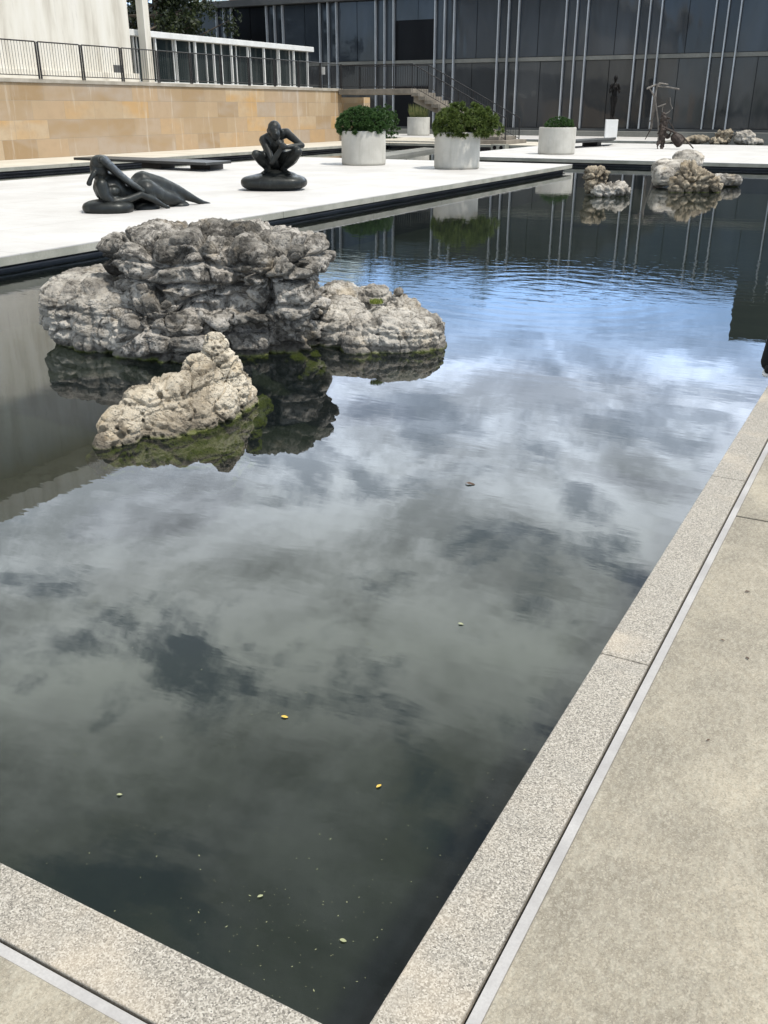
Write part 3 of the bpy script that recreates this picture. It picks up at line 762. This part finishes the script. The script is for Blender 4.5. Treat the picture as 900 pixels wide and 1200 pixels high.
for k in (-1, 1): blob(m_, cpx(321.5 + k * 8, 153, -.08), (.02, .035, .045))
fuse(m_, 'figure', M['bronze'], t, .016, 4)
# standing figure on a white plinth
px_, py_ = -15.35, 56.0
t = thing('plinth', 'white square plinth on the back plaza under the slender standing bronze', 'plinth', (px_, py_, 0))
MB().box(-.34, .34, -.34, .34, .002, .98)
a = MB()
ang = R(20); ca, sa = math.cos(ang), math.sin(ang)
a.slab([(px_ + ca * x - sa * y, py_ + sa * x + ca * y) for x, y in ((-.33, -.33), (.33, -.33), (.33, .33), (-.33, .33))], .002, .985)
bo = a.build('plinth_block', M['white'], t, bevel=.008)
t = thing('standing_sculpture', 'slender dark bronze nude standing upright with arms folded to the chest, on the white plinth', 'sculpture', (px_, py_, .985))
m_ = MB(); B0 = Vector((px_, py_, .985))
def L(x, y, z): return B0 + RIGHT * x + HEAD * y + Vector((0, 0, z))
m_2 = MB().slab([L(-.2, -.17, 0), L(.2, -.17, 0), L(.2, .17, 0), L(-.2, .17, 0)], .986, 1.03); m_2.build('base_plate', M['bronze2'], t)
for s in (-1, 1):
    limb(m_, [(L(.06 * s, -.12, .075), .045), (L(.055 * s, .02, .085), .055), (L(.06 * s, .02, .15), .052), (L(.07 * s, -.01, .42), .075), (L(.065 * s, -.02, .62), .062), (L(.085 * s, 0, .9), .1), (L(.09 * s, .02, 1.12), .12)])
    limb(m_, [(L(.2 * s, 0, 1.76), .07), (L(.27 * s, .0, 1.55), .055), (L(.27 * s, -.05, 1.38), .05)])
    limb(m_, [(L(.27 * s, -.05, 1.38), .048), (L(.14 * s, -.2, 1.52), .04), (L(.05 * s, -.17, 1.66), .035)])
limb(m_, [(L(0, .02, 1.0), .12), (L(0, .02, 1.15), .15), (L(0, 0, 1.35), .14), (L(0, .02, 1.6), .18), (L(0, .02, 1.75), .14), (L(0, .02, 1.86), .06), (L(0, 0, 1.96), .06)])
blob(m_, L(0, -.02, 2.1), (.11, .13, .165)); limb(m_, [(L(0, -.13, 2.12), .012), (L(0, -.15, 2.07), .02)])
fuse(m_, 'figure', M['bronze2'], t, .017, 4)
# spiky welded figure
FS = at(778, 174.5).dot(HEAD)
def sp(u, v, df=0.0): return pt(u, v, FS + df)
o = at(778, 174.5)
t = thing('welded_sculpture', 'rusty spiky welded figure of rods with a barrel shape, on the far plaza', 'sculpture', (o.x, o.y, 0))
def rods(name, mat, lst):
    m_ = MB()
    for pts, r in lst: m_.tube([sp(*p) for p in pts], [q * .8 for q in r] if isinstance(r, list) else r * .8, 7)
    return m_.build(name, mat, t, smooth=False)
rods('pole', M['palebronze'], [([(762.5, 151, .2), (765, 135, .15), (767.5, 113), (770.5, 98)], [.07, .09, .085, .05])])
rods('pole', M['palebronze'], [([(772, 166, -.1), (771, 140), (767.5, 116), (764, 108), (759.5, 101.5, -.1)], [.03, .035, .05, .04, .025])])
rods('leg', M['rust'], [([(756, 163.5, .5), (760, 156, .4), (764, 148, .2)], [.02, .03, .035])])
rods('crossbar', M['palebronze'], [([(758, 104, -.1), (766, 100.5), (777, 97.5, .2)], [.05, .055, .03]), ([(772, 97.2), (783, 99, .1)], .03)])
rods('crossbar', M['palebronze'], [([(770, 101), (783, 102, .2), (796, 104.5, .4)], [.035, .03, .04])])
rods('horn', M['palebronze'], [([(785.3, 114), (785.8, 122), (788, 127), (784, 131), (779, 134)], [.015, .025, .035, .03, .03]), ([(770.5, 125.2), (775, 124), (780.5, 121.5)], [.02, .045, .02]), ([(777, 124), (776, 130), (777.5, 134)], .018)])
rods('arm', M['rust'], [([(775, 148, -.1), (786, 153, -.2), (799, 159, -.25), (812.5, 173.8, -.6)], [.06, .06, .05, .03]), ([(779, 138), (786, 139, -.2)], [.05, .04]), ([(782, 141), (788, 148), (790, 153)], .025), ([(761, 142), (764, 141)], .03)])
m_ = MB(); random.seed(12)
limb(m_, [(sp(777.5, 135), .12), (sp(778, 145), .16), (sp(776, 156), .19), (sp(775, 162), .17)])
limb(m_, [(sp(774, 160), .12), (sp(771.5, 168, -.1), .07), (sp(770, 173.5, -.2), .05)]); limb(m_, [(sp(777, 160), .13), (sp(776.5, 168), .08), (sp(775.5, 174.3, -.1), .07)])
limb(m_, [(sp(778, 158, .1), .1), (sp(783, 160, .15), .08), (sp(786, 156), .06)])
fuse(m_, 'body', M['rust'], t, .03, 1, fn=lambda c, n: c + n * (.07 * noise.noise(c * 6) + .04 * noise.noise(c * 14)))
m_ = MB(); a_ = sp(788.5, 157.5, -.1); b2_ = sp(799, 169.5, -.3)
m_.tube([a_, a_.lerp(b2_, .15), a_.lerp(b2_, .5), a_.lerp(b2_, .88), b2_], [.12, .19, .23, .22, .14], 12)
m_.build('barrel', M['rust'], t)

# ------------------------------------------------------------------ rocks
def top(u, v, z, w, d, h, n=3.0):
    return (at(u, v, z) - Vector((0, 0, h)), None, None, w, d, h, n)
def topF(u, v, F, w, d, h, n=3.0):
    return (pt(u, v, F) - Vector((0, 0, h)), None, None, w, d, h, n)
def shelf(u, v, z, w, d, h):
    p = at(u, v, z); return (u, v, p.dot(HEAD), w, d, h, 2.4)
def rock(name, label, lumps, voxel, mat, cat='rock', group=None, big=.07, mid=.03, small=.010, strata=.0, sh=.12, pits=0.0, pitscale=9, crack=0.0, seed=0, smooth=2, knob=0.0, knobscale=3.0, k=1.0, pth=1.0, pgate=-.18):
    m_ = MB()
    for (u, v, F, w, d, h, n) in lumps: blob(m_, u if v is None else pt(u, v, F), (w * k, d * k, h * k), n=n, sub=4)
    off = Vector((seed * 3.7, seed * 1.3, seed * 2.1))
    def fn(c, n):
        p = c + off; d = 0
        wv = Vector((noise.noise(p * 2.1), noise.noise(p * 2.1 + Vector((9, 0, 0))), noise.noise(p * 2.1 + Vector((0, 9, 0)))))
        d += big * noise.fractal(p * 2.3, 1.0, 2.1, 3)
        if knob:
            q = p + wv * .16; q = Vector((q.x, q.y, q.z * 1.7)); e = noise.voronoi(q * knobscale)[0]
            d += knob * (.62 - e[0] * 1.1) * 1.2
            gap = e[1] - e[0]
            if gap < .15: d -= knob * 1.9 * (1 - gap / .15) * (.5 + .5 * min(1, max(0, noise.noise(p * 2.7) * 2 + .8)))
            e = noise.voronoi(q * knobscale * 2.7 + wv * .5)[0]
            d += knob * .30 * (.5 - e[0])
            if e[1] - e[0] < .1: d -= knob * .32 * (1 - (e[1] - e[0]) / .1)
        r = 1 - abs(noise.noise(p * 4.5)) * 2.2; d += mid * r
        d += mid * .8 * noise.fractal(p * 10, .8, 2.1, 3)
        d += small * noise.fractal(p * 30, .7, 2.2, 4)
        if strata:
            zz = c.z + .05 * noise.noise(p * 1.6) + .03 * noise.noise(p * 5); tt = (zz / sh) % 1.0
            k_ = .6 + .8 * noise.noise(Vector((p.x * 1.3, p.y * 1.3, math.floor(zz / sh) * 7.7)))
            prof = math.sin(tt * math.pi) ** .5 - 2.0 * max(0, 1 - min(tt, 1 - tt) / .14) ** .7
            d += strata * k_ * prof * (1 - abs(n.z) ** 2 * .8)
        if pits:
            for sc2, dep, th, off2 in ((1.0, 1.0, .40, 5), (2.1, .55, .42, 8), (4.3, .22, .40, 11)):
                e = noise.voronoi((p + wv * .05) * pitscale * sc2 + Vector((off2, 0, 0)))[0]; th *= pth
                side = 1.0 - .55 * max(0, n.z) ** 2
                if e[0] < th and noise.noise(p * 3 + Vector((off2, 5, 5))) > pgate: d -= pits * dep * side * (1 - (e[0] / th) ** 2.2)
        if crack:
            e = abs(noise.noise(Vector((p.x * 3.2, p.y * 3.2, p.z * .9)) + Vector((0, 0, 3.1)) + wv * .8) + .16 * noise.noise(p * 9))
            if e < .03: d -= crack * (1 - e / .03)
        return c + n * d
    ob = fuse(m_, name, mat, None, voxel, smooth, .5, fn)
    lo = min(v.co.z for v in ob.data.vertices); xs = sum(v.co.x for v in ob.data.vertices) / len(ob.data.vertices); ys = sum(v.co.y for v in ob.data.vertices) / len(ob.data.vertices)
    rebase(ob, (xs, ys, lo)); tag(ob, label, cat, group); return ob
GR = 'rocks rising from the pool'
# big layered rock: dark upper mass
rock('boulder', 'largest rock, dark grey layered and knobby, towering over the pool at left centre', [
    (255, 318, 7.95, .80, .62, .36, 3.2), (190, 300, 7.95, .38, .45, .26, 2.8), (325, 330, 7.75, .34, .5, .40, 3.2),
    (350, 300, 7.9, .2, .4, .16, 2.8), (215, 285, 8.1, .42, .4, .14, 2.6), (345, 395, 7.85, .24, .42, .34, 2.8), (300, 385, 7.75, .34, .45, .30, 2.6),
    (240, 300, 7.62, .30, .3, .2, 2.6), (318, 320, 7.45, .22, .25, .17, 2.6), (180, 325, 7.6, .24, .28, .14, 2.6), (285, 365, 7.4, .26, .22, .07, 2.8), (250, 395, 7.75, .5, .45, .34, 2.6),
    (300, 279, 8.0, .34, .4, .12, 2.4), (360, 352, 7.65, .14, .28, .12, 2.8),
    (205, 350, 7.6, .33, .3, .16, 2.4), (190, 385, 7.42, .30, .32, .30, 2.4), (215, 400, 7.3, .24, .28, .24, 2.4), (255, 372, 7.35, .16, .2, .09, 2.2)],
    .012, M['rock_grey'], group=GR, big=.06, mid=.014, small=.011, strata=.055, sh=.165, pits=.035, pitscale=5, crack=.07, seed=1, knob=.058, knobscale=2.3)
rock('boulder', 'pale smoother rock shelf joined against the left side of the largest rock', [
    (116, 362, 7.95, .46, .42, .28, 3.2), (88, 352, 8.05, .24, .42, .21, 3.0), (140, 375, 7.7, .34, .36, .28, 2.8), (120, 332, 8.3, .40, .5, .10, 2.8), (160, 395, 7.45, .22, .25, .22, 2.4)],
    .012, M['rock_pale'], group=GR, big=.05, mid=.014, small=.010, strata=.014, sh=.10, pits=.010, pitscale=8, crack=.05, seed=3, knob=.016, knobscale=2.0)
rock('boulder', 'small warm beige rock riddled with pits, nearest the camera with green algae at its foot', [
    topF(142, 478, 5.32, .13, .17, .22), topF(166, 453, 5.5, .15, .19, .32, 3.2), topF(196, 441, 5.62, .16, .2, .34, 3.4), topF(220, 437, 5.72, .14, .17, .36), topF(229, 416, 5.87, .10, .13, .36),
    topF(251, 391, 5.97, .095, .11, .42), topF(264, 411, 5.93, .10, .13, .42), topF(276, 437, 5.95, .12, .16, .36), topF(289, 459, 6.0, .08, .14, .25), topF(128, 506, 5.18, .075, .1, .15, 2.8), topF(192, 484, 5.42, .2, .16, .26), topF(238, 424, 5.84, .13, .2, .42), topF(250, 450, 5.75, .16, .2, .36), topF(222, 470, 5.55, .18, .16, .3),
    shelf(205, 525, -.36, .42, .30, .10), shelf(260, 498, -.36, .30, .26, .10), shelf(292, 480, -.36, .16, .2, .10), shelf(150, 535, -.36, .24, .2, .08)],
    .0062, M['rock_warm'], group=GR, big=.03, mid=.003, small=.005, strata=.010, sh=.07, pits=.055, pitscale=11, crack=.03, seed=5, smooth=2, knob=.014, knobscale=2.6, pth=.86, pgate=.0)
rock('boulder', 'flat topped pale rock with craggy undercut sides, right of the largest rock', [
    topF(470, 362, 7.75, .30, .36, .24, 3.4), topF(502, 369, 7.75, .15, .28, .24), topF(432, 370, 7.65, .18, .26, .26), topF(402, 350, 8.0, .21, .42, .3), topF(398, 330, 8.7, .19, .36, .26),
    topF(434, 332, 8.8, .20, .12, .22), topF(478, 350, 8.0, .12, .12, .12), topF(466, 344, 8.1, .12, .12, .24), topF(418, 386, 7.5, .12, .16, .2)],
    .0105, M['rock_pale'], group=GR, big=.028, mid=.008, small=.009, strata=.014, sh=.085, pits=.03, pitscale=9, crack=.03, seed=7, knob=.010, knobscale=4)
rock('pebble', 'small rounded stone perched on the back edge of the flat topped pale rock', [(467, 341.5, 8.08, .045, .045, .035, 2.2)], .008, M['rock_grey'], cat='stone', big=.01, mid=.004, small=.003, seed=2)
mo = MB(); rnd = random.Random(6); mc = pt(441, 352, 7.75)
for i in range(260):
    a = rnd.uniform(0, 6.28); k = rnd.random() ** .6; p = mc + RIGHT * (math.cos(a) * k * .055) + HEAD * (math.sin(a) * k * .07) + Vector((0, 0, -.02))
    n = Vector((rnd.gauss(0, .4), rnd.gauss(0, .4), 1)).normalized(); q = n.orthogonal().normalized(); q.rotate(Matrix.Rotation(rnd.uniform(0, 6), 3, n))
    mo.add([p - q * .004, p + q * .004, p + n * .035], [(0, 1, 2)])
q = mo.build('moss_tuft', M['moss']); rebase(q, mc - Vector((0, 0, .02))); tag(q, 'bright yellow green moss tuft in a hollow of the flat topped pale rock', 'moss')
# far rocks in the pool
def fr_(u, v): return at(u, v, ZW).dot(HEAD)
F1 = fr_(712, 231)
rock('boulder', 'brown craggy knob, left one of the small far pair before the far plaza', [(699, 206, F1 + .55, .30, .34, .20, 2.6), (697, 215, F1 + .5, .24, .28, .2, 2.6)], .022, M['rock_brown'], group=GR, big=.06, mid=.035, small=.015, pits=.05, pitscale=6, seed=9, k=0.88, knob=.06, knobscale=4)
rock('boulder', 'low pale lumpy rock on the right of the small far pair', [(716, 222, F1 + .25, .44, .3, .13, 2.8), (705, 224, F1 + .2, .22, .25, .14, 2.6), (728, 223, F1 + .3, .22, .25, .12, 2.6)], .022, M['rock_pale'], group=GR, big=.05, mid=.03, small=.012, pits=.04, pitscale=7, crack=.03, seed=11, k=0.9, knob=.05, knobscale=4)
F2 = fr_(812, 226)
rock('boulder', 'brown craggy rock in front of the far group below the welded sculpture', [(815, 213, F2 + .35, .54, .4, .27, 2.8), (808, 204, F2 + .45, .4, .36, .24, 2.4), (830, 217, F2 + .3, .30, .3, .22, 2.6), (800, 218, F2 + .25, .3, .3, .22, 2.6)], .026, M['rock_brown'], group=GR, big=.08, mid=.05, small=.02, strata=.02, sh=.14, pits=.07, pitscale=5, crack=.05, seed=13, k=0.82, knob=.09, knobscale=3)
rock('boulder', 'smooth pale grey wedge rock rising behind the brown one in the far group', [(788, 199, F2 + 2.2, .58, .5, .30, 3.0), (806, 188, F2 + 2.6, .42, .4, .26, 2.8), (778, 207, F2 + 1.6, .3, .35, .28, 2.6)], .03, M['rock_pale'], group=GR, big=.06, mid=.02, small=.008, strata=.012, seed=15, k=0.85, smooth=4)
rock('boulder', 'low flat grey rock at the right end of the far group', [(850, 211.5, F2 + 1.9, .46, .3, .16, 2.8)], .03, M['rock_grey'], group=GR, big=.05, mid=.02, small=.01, seed=17, k=0.85, smooth=3)
F3 = fr_(800, 173)
GC = 'rocks in the channel before the glass building'
rock('boulder', 'brownish craggy rock of the right hand pair in the channel before the glass building', [(849, 160, 54, .50, .6, .5, 2.6), (842, 166, 53.6, .5, .6, .22, 2.4)], .04, M['rock_brown'], group=GC, big=.12, mid=.06, small=.02, pits=.09, pitscale=4, seed=19, k=0.74, knob=.12, knobscale=2)
rock('boulder', 'whiter rounded rock of the right hand pair in the channel before the glass building', [(872, 161.5, 53.6, .62, .6, .42, 2.8), (884, 167, 53.4, .5, .5, .2, 2.6)], .04, M['rock_pale'], group=GC, big=.1, mid=.05, small=.02, crack=.05, seed=21, k=0.78)
rock('boulder', 'long low tan rock right of the barrel end of the welded sculpture', [(818, 163.5, 54, .65, .5, .2, 2.4), (800, 166, 54, .5, .4, .16, 2.4)], .04, M['rock_brown'], group=GC, big=.1, mid=.05, small=.02, seed=23, k=0.8)

# ------------------------------------------------------------------ floating leaves and specks
def leafm(name, u, v, L, ang, mat, label, z=ZW + .003, group='leaves floating on the pool', cat='leaf'):
    c = at(u, v, z); n = 7; vs = []; fs = []
    for i in range(n):
        f = i / (n - 1); w = L * .27 * math.sin(math.pi * min(1, f * .9 + .05)) ** .8; x = (f - .5) * L
        for s in (-1, 0, 1): vs.append((x, s * w, abs(s) * L * .05 + L * .05 * math.sin(f * 5)))
    for i in range(n - 1):
        for s in (0, 1): a = i * 3 + s; fs.append((a, a + 3, a + 4, a + 1))
    vs2 = [(c.x + x * math.cos(ang) - y * math.sin(ang), c.y + x * math.sin(ang) + y * math.cos(ang), z + zz) for x, y, zz in vs]
    o = MB().add(vs2, fs).build(name, mat, smooth=True); rebase(o, c); tag(o, label, cat, group); return o
M['yleaf'] = mottled('yellow_leaf', (.50, .33, .04), (.60, .42, .08), 60, .6)
M['gleaf'] = mottled('pale_green_leaf', (.24, .26, .14), (.34, .35, .2), 60, .6)
M['bleaf'] = mottled('brown_leaf', (.06, .035, .02), (.11, .065, .04), 60, .8)
leafm('floating_leaf', 333.5, 840, .023, .3, M['yleaf'], 'yellow leaf floating upper left of the two yellow ones')
leafm('floating_leaf', 444, 921, .019, 1.3, M['yleaf'], 'yellow leaf floating lower right of the two yellow ones')
leafm('floating_leaf', 402, 1102, .017, .2, M['gleaf'], 'pale green leaf bit floating near the pool corner')
leafm('floating_leaf', 305, 1050, .015, 1.0, M['gleaf'], 'pale green leaf bit floating left of the one at the corner')
leafm('floating_leaf', 140, 931, .016, .6, M['gleaf'], 'pale leaf bit floating far left of the yellow leaves')
leafm('floating_leaf', 551, 567, .05, .2, M['bleaf'], 'dark leaf floating in the bright cloud reflection at pool centre')
leafm('floating_leaf', 540, 731, .022, .2, M['gleaf'], 'pale leaf bit floating between pool centre and right kerb')
leafm('fallen_leaf', 876, 693, .018, .6, M['bleaf'], 'farthest brown leaf scrap on the concrete paving', z=.002, group='leaf scraps on the paving')
leafm('fallen_leaf', 847, 750, .014, .1, M['bleaf'], 'middle brown leaf scrap on the concrete paving', z=.002, group='leaf scraps on the paving')
leafm('fallen_leaf', 876, 771, .016, 2.2, M['bleaf'], 'reddish leaf scrap just nearer than the middle one on the paving', z=.002, group='leaf scraps on the paving')
leafm('fallen_leaf', 830, 867, .012, 1.2, M['bleaf'], 'nearest tiny leaf scrap on the concrete paving', z=.002, group='leaf scraps on the paving')
rnd = random.Random(31); spk = MB()
for i in range(420):
    if i < 190: u, v = rnd.uniform(20, 640), rnd.uniform(780, 1190)
    else: u, v = rnd.gauss(350, 60), rnd.gauss(1090, 50)
    if i > 280: u, v = rnd.uniform(100, 800), rnd.uniform(520, 780)
    p = at(u, v, ZW + .0015)
    if p.x > ex(p.y) - .03 or p.y < 1.06: continue
    s = rnd.choice((.0008, .001, .0013, .002)) * rnd.uniform(.6, 1.2); a = rnd.uniform(0, 3)
    e = rnd.uniform(.4, 2.2)
    ca, sa = math.cos(a) * s * e, math.sin(a) * s * e; cb_, sb = -math.sin(a) * s * .6, math.cos(a) * s * .6
    spk.add([(p.x - ca, p.y - sa, p.z), (p.x + cb_, p.y + sb, p.z), (p.x + ca, p.y + sa, p.z), (p.x - cb_, p.y - sb, p.z)], [(0, 1, 2, 3)])
tag(spk.build('floating_specks', M['gleaf']), 'pale dust and pollen specks drifting on the dark water', 'debris', kind='stuff')

# ------------------------------------------------------------------ person at the right edge
t = thing('person', 'person in black trousers and white soled shoes standing on the kerb at the right edge', 'person', (-.42, 6.3, 0)); person = t
M['trouser'] = mottled('black_cloth', (.008, .008, .009), (.014, .014, .015), 9, .9)
M['shirt'] = mottled('grey_shirt', (.16, .17, .19), (.2, .21, .23), 9, .9)
M['skin'] = mottled('skin', (.42, .26, .19), (.48, .31, .23), 9, .55)
M['hairm'] = mottled('brown_hair', (.03, .02, .014), (.05, .034, .024), 30, .6)
M['shoe'] = mottled('white_shoe', (.6, .6, .58), (.7, .7, .68), 9, .6)
Y = 6.32
hip = Vector((.02, Y, .93))
m_ = MB()
limb(m_, [((.02, Y + .02, .98), .10), ((.02, Y, 1.2), .10), ((.02, Y, 1.42), .07), ((.0, Y, 1.5), .05)])
blob(m_, (-.015, Y, 1.63), (.075, .095, .115), axes=(Vector((0, 1, 0)), Vector((1, 0, 0)), Vector((0, 0, 1))))
limb(m_, [((-.105, Y, 1.63), .012), ((-.12, Y, 1.605), .016)])
for s in (-1, 1):
    limb(m_, [((.02, Y + .15 * s, 1.41), .055), ((.07, Y + .20 * s, 1.13), .042), ((.02, Y + .20 * s, .90), .03), ((.0, Y + .20 * s, .86), .028)])
    for k in range(4): limb(m_, [((.02 - .018 * k, Y + .20 * s, .85), .011), ((.015 - .019 * k, Y + .198 * s, .79 - .004 * (k % 3)), .009), ((.012 - .018 * k, Y + .188 * s, .765 + .006 * k), .008)])
    limb(m_, [((-.01, Y + .195 * s, .86), .012), ((-.05, Y + .175 * s, .82), .010)])
    blob(m_, (.0, Y + .078 * s, 1.62), (.014, .02, .028))
fuse(m_, 'body', M['skin'], t, .008, 3)
m_ = MB()
blob(m_, (.02, Y, 1.67), (.09, .10, .10)); blob(m_, (.05, Y, 1.61), (.07, .06, .1))
fuse(m_, 'hair', M['hairm'], t, .01, 3)
m_ = MB()
limb(m_, [((.02, Y, .97), .155), ((.02, Y, 1.2), .14), ((.02, Y, 1.36), .14)]); limb(m_, [((.02, Y - .15, 1.4), .07), ((.02, Y + .15, 1.4), .07)])
for s in (-1, 1): limb(m_, [((.02, Y + .15 * s, 1.41), .07), ((.055, Y + .19 * s, 1.2), .058)])
fuse(m_, 'shirt', M['shirt'], t, .015, 4)
m_ = MB()
limb(m_, [((.02, Y, .95), .15), ((.02, Y, .88), .15)])
limb(m_, [((.02, Y - .09, .88), .105), ((-.04, Y - .14, .50), .08), ((-.08, Y - .185, .09), .08)])
limb(m_, [((.03, Y + .09, .88), .105), ((.05, Y + .10, .50), .078), ((.10, Y + .10, .10), .066)])
fuse(m_, 'trousers', M['trouser'], t, .012, 3)
for ax, ay in ((-.08, Y - .185), (.08, Y + .10)):
    m_ = MB(); blob(m_, (ax - .04, ay, .05), (.145, .05, .045), axes=(Vector((1, 0, 0)), Vector((0, 1, 0)), Vector((0, 0, 1))), n=2.6, sub=3); limb(m_, [((ax + .02, ay, .09), .05), ((ax + .01, ay, .06), .055)])
    sh_ = fuse(m_, 'shoe', M['trouser'], t, .008, 2)
    m_ = MB(); blob(m_, (ax - .04, ay, .013), (.152, .054, .017), axes=(Vector((1, 0, 0)), Vector((0, 1, 0)), Vector((0, 0, 1))), n=3, sub=3)
    m_.build('sole', M['shoe'], sh_)
for c_ in t.children: c_.location.x -= .44
person.location.x = -.385; person.rotation_euler = (0, 0, -math.pi / 2)

# ------------------------------------------------------------------ sun, sky, camera
SUNV = Vector((.46, -.04, .88)).normalized()
elev = math.asin(SUNV.z); az = math.atan2(SUNV.x, SUNV.y)
sd = bpy.data.lights.new('sun', 'SUN'); sd.energy = 3.5; sd.angle = R(4); sd.color = (1, .955, .88)
so = bpy.data.objects.new('sun', sd); COL.objects.link(so); so.rotation_euler = (-SUNV).to_track_quat('-Z', 'Y').to_euler(); so.location = (20, 0, 40)
w = bpy.data.worlds.new('World'); sc.world = w; w.use_nodes = True
g = NT(w.node_tree); g.n.clear()
out = g.node('ShaderNodeOutputWorld')
sky = g.node('ShaderNodeTexSky', sky_type='NISHITA'); sky.sun_disc = False; sky.sun_elevation = elev; sky.sun_rotation = az; sky.air_density = 1.0; sky.dust_density = .6; sky.ozone_density = 3.0
dirv = g.node('ShaderNodeTexCoord').outputs['Generated']
s3 = g.node('ShaderNodeSeparateXYZ', inp={0: dirv}); X_, Y_, Z_ = s3.outputs
zc = g.math('ADD', g.math('MAXIMUM', Z_, 0.0), .16)
pl = g.node('ShaderNodeCombineXYZ', inp={0: g.math('DIVIDE', X_, zc), 1: g.math('DIVIDE', Y_, zc), 2: 0.0}).outputs[0]
n1 = g.noise(g.mapping(pl, (1, 1, 1), (0, 0, 0), (3.1, 1.7, 0)), 3.3, 14, .62, .35)
n2 = g.noise(g.mapping(pl, (1, 1, 1), (0, 0, 0), (8.1, 5.2, 2)), 2.0, 14, .68, .3)
# open blue low over the roofs, thicker cloud higher up
low = g.math('ADD', g.rng(Z_, .19, .28, .2, 0), g.rng(Z_, .26, .46, .045, 0))
cov = g.math('ADD', g.math('SUBTRACT', n1, low), g.rng(Z_, .3, .75, .02, -.01))
veil = g.rng(Z_, .28, .52, .50, .16)
d0 = g.rng(cov, .375, .52, 0, 1)
dens = g.math('ADD', d0, g.math('MULTIPLY', g.math('SUBTRACT', 1.0, d0), veil))
shade = g.rng(n2, .38, .60, .5, 1.1)
thick = g.rng(cov, .5, .72, 1.05, .72)
ev = g.ramp(Z_, [(0, (1.2, 1.3, 1.45)), (.18, (1.3, 2.2, 3.9)), (.27, (2.9, 3.3, 4.0)), (.36, (3.1, 3.4, 3.75)), (.45, (2.9, 3.1, 3.15)), (.53, (2.7, 2.9, 2.75)), (.62, (1.6, 1.72, 1.66)), (.75, (.85, .92, .97)), (1, (1.1, 1.1, 1.15))])
cc = g.mix(1.0, ev, g.node('ShaderNodeCombineColor', inp={0: g.math('MULTIPLY', shade, thick), 1: g.math('MULTIPLY', shade, thick), 2: g.math('MULTIPLY', shade, thick)}).outputs[0], 'MULTIPLY')
az_ = g.math('ADD', g.math('MULTIPLY', X_, -.471), g.math('MULTIPLY', Y_, .882))
open_ = g.rng(az_, -.15, .62, .44, 1.0)
cc = g.mix(1.0, cc, g.node('ShaderNodeCombineColor', inp={0: open_, 1: open_, 2: open_}).outputs[0], 'MULTIPLY')
b1 = g.node('ShaderNodeBackground', inp={'Color': sky.outputs[0], 'Strength': .15})
b2 = g.node('ShaderNodeBackground', inp={'Color': cc, 'Strength': 1.0})
mxs = g.node('ShaderNodeMixShader', inp={0: dens, 1: b1.outputs[0], 2: b2.outputs[0]})
g.l.new(mxs.outputs[0], out.inputs[0])
w.cycles.sampling_method = 'MANUAL'; w.cycles.sample_map_resolution = 1024

cd = bpy.data.cameras.new('camera'); co = bpy.data.objects.new('camera', cd); COL.objects.link(co)
cd.sensor_fit = 'VERTICAL'; cd.sensor_height = 24; cd.lens = FPX / 1200 * 24; cd.clip_end = 3000; cd.clip_start = .05
co.location = CAM; co.rotation_euler = (math.pi / 2 - PIT, 0, YAW)
sc.camera = co
sc.render.resolution_x = 768; sc.render.resolution_y = 1024
sc.view_settings.view_transform = 'Standard'; sc.view_settings.look = 'None'; sc.view_settings.exposure = .3; sc.view_settings.gamma = 1
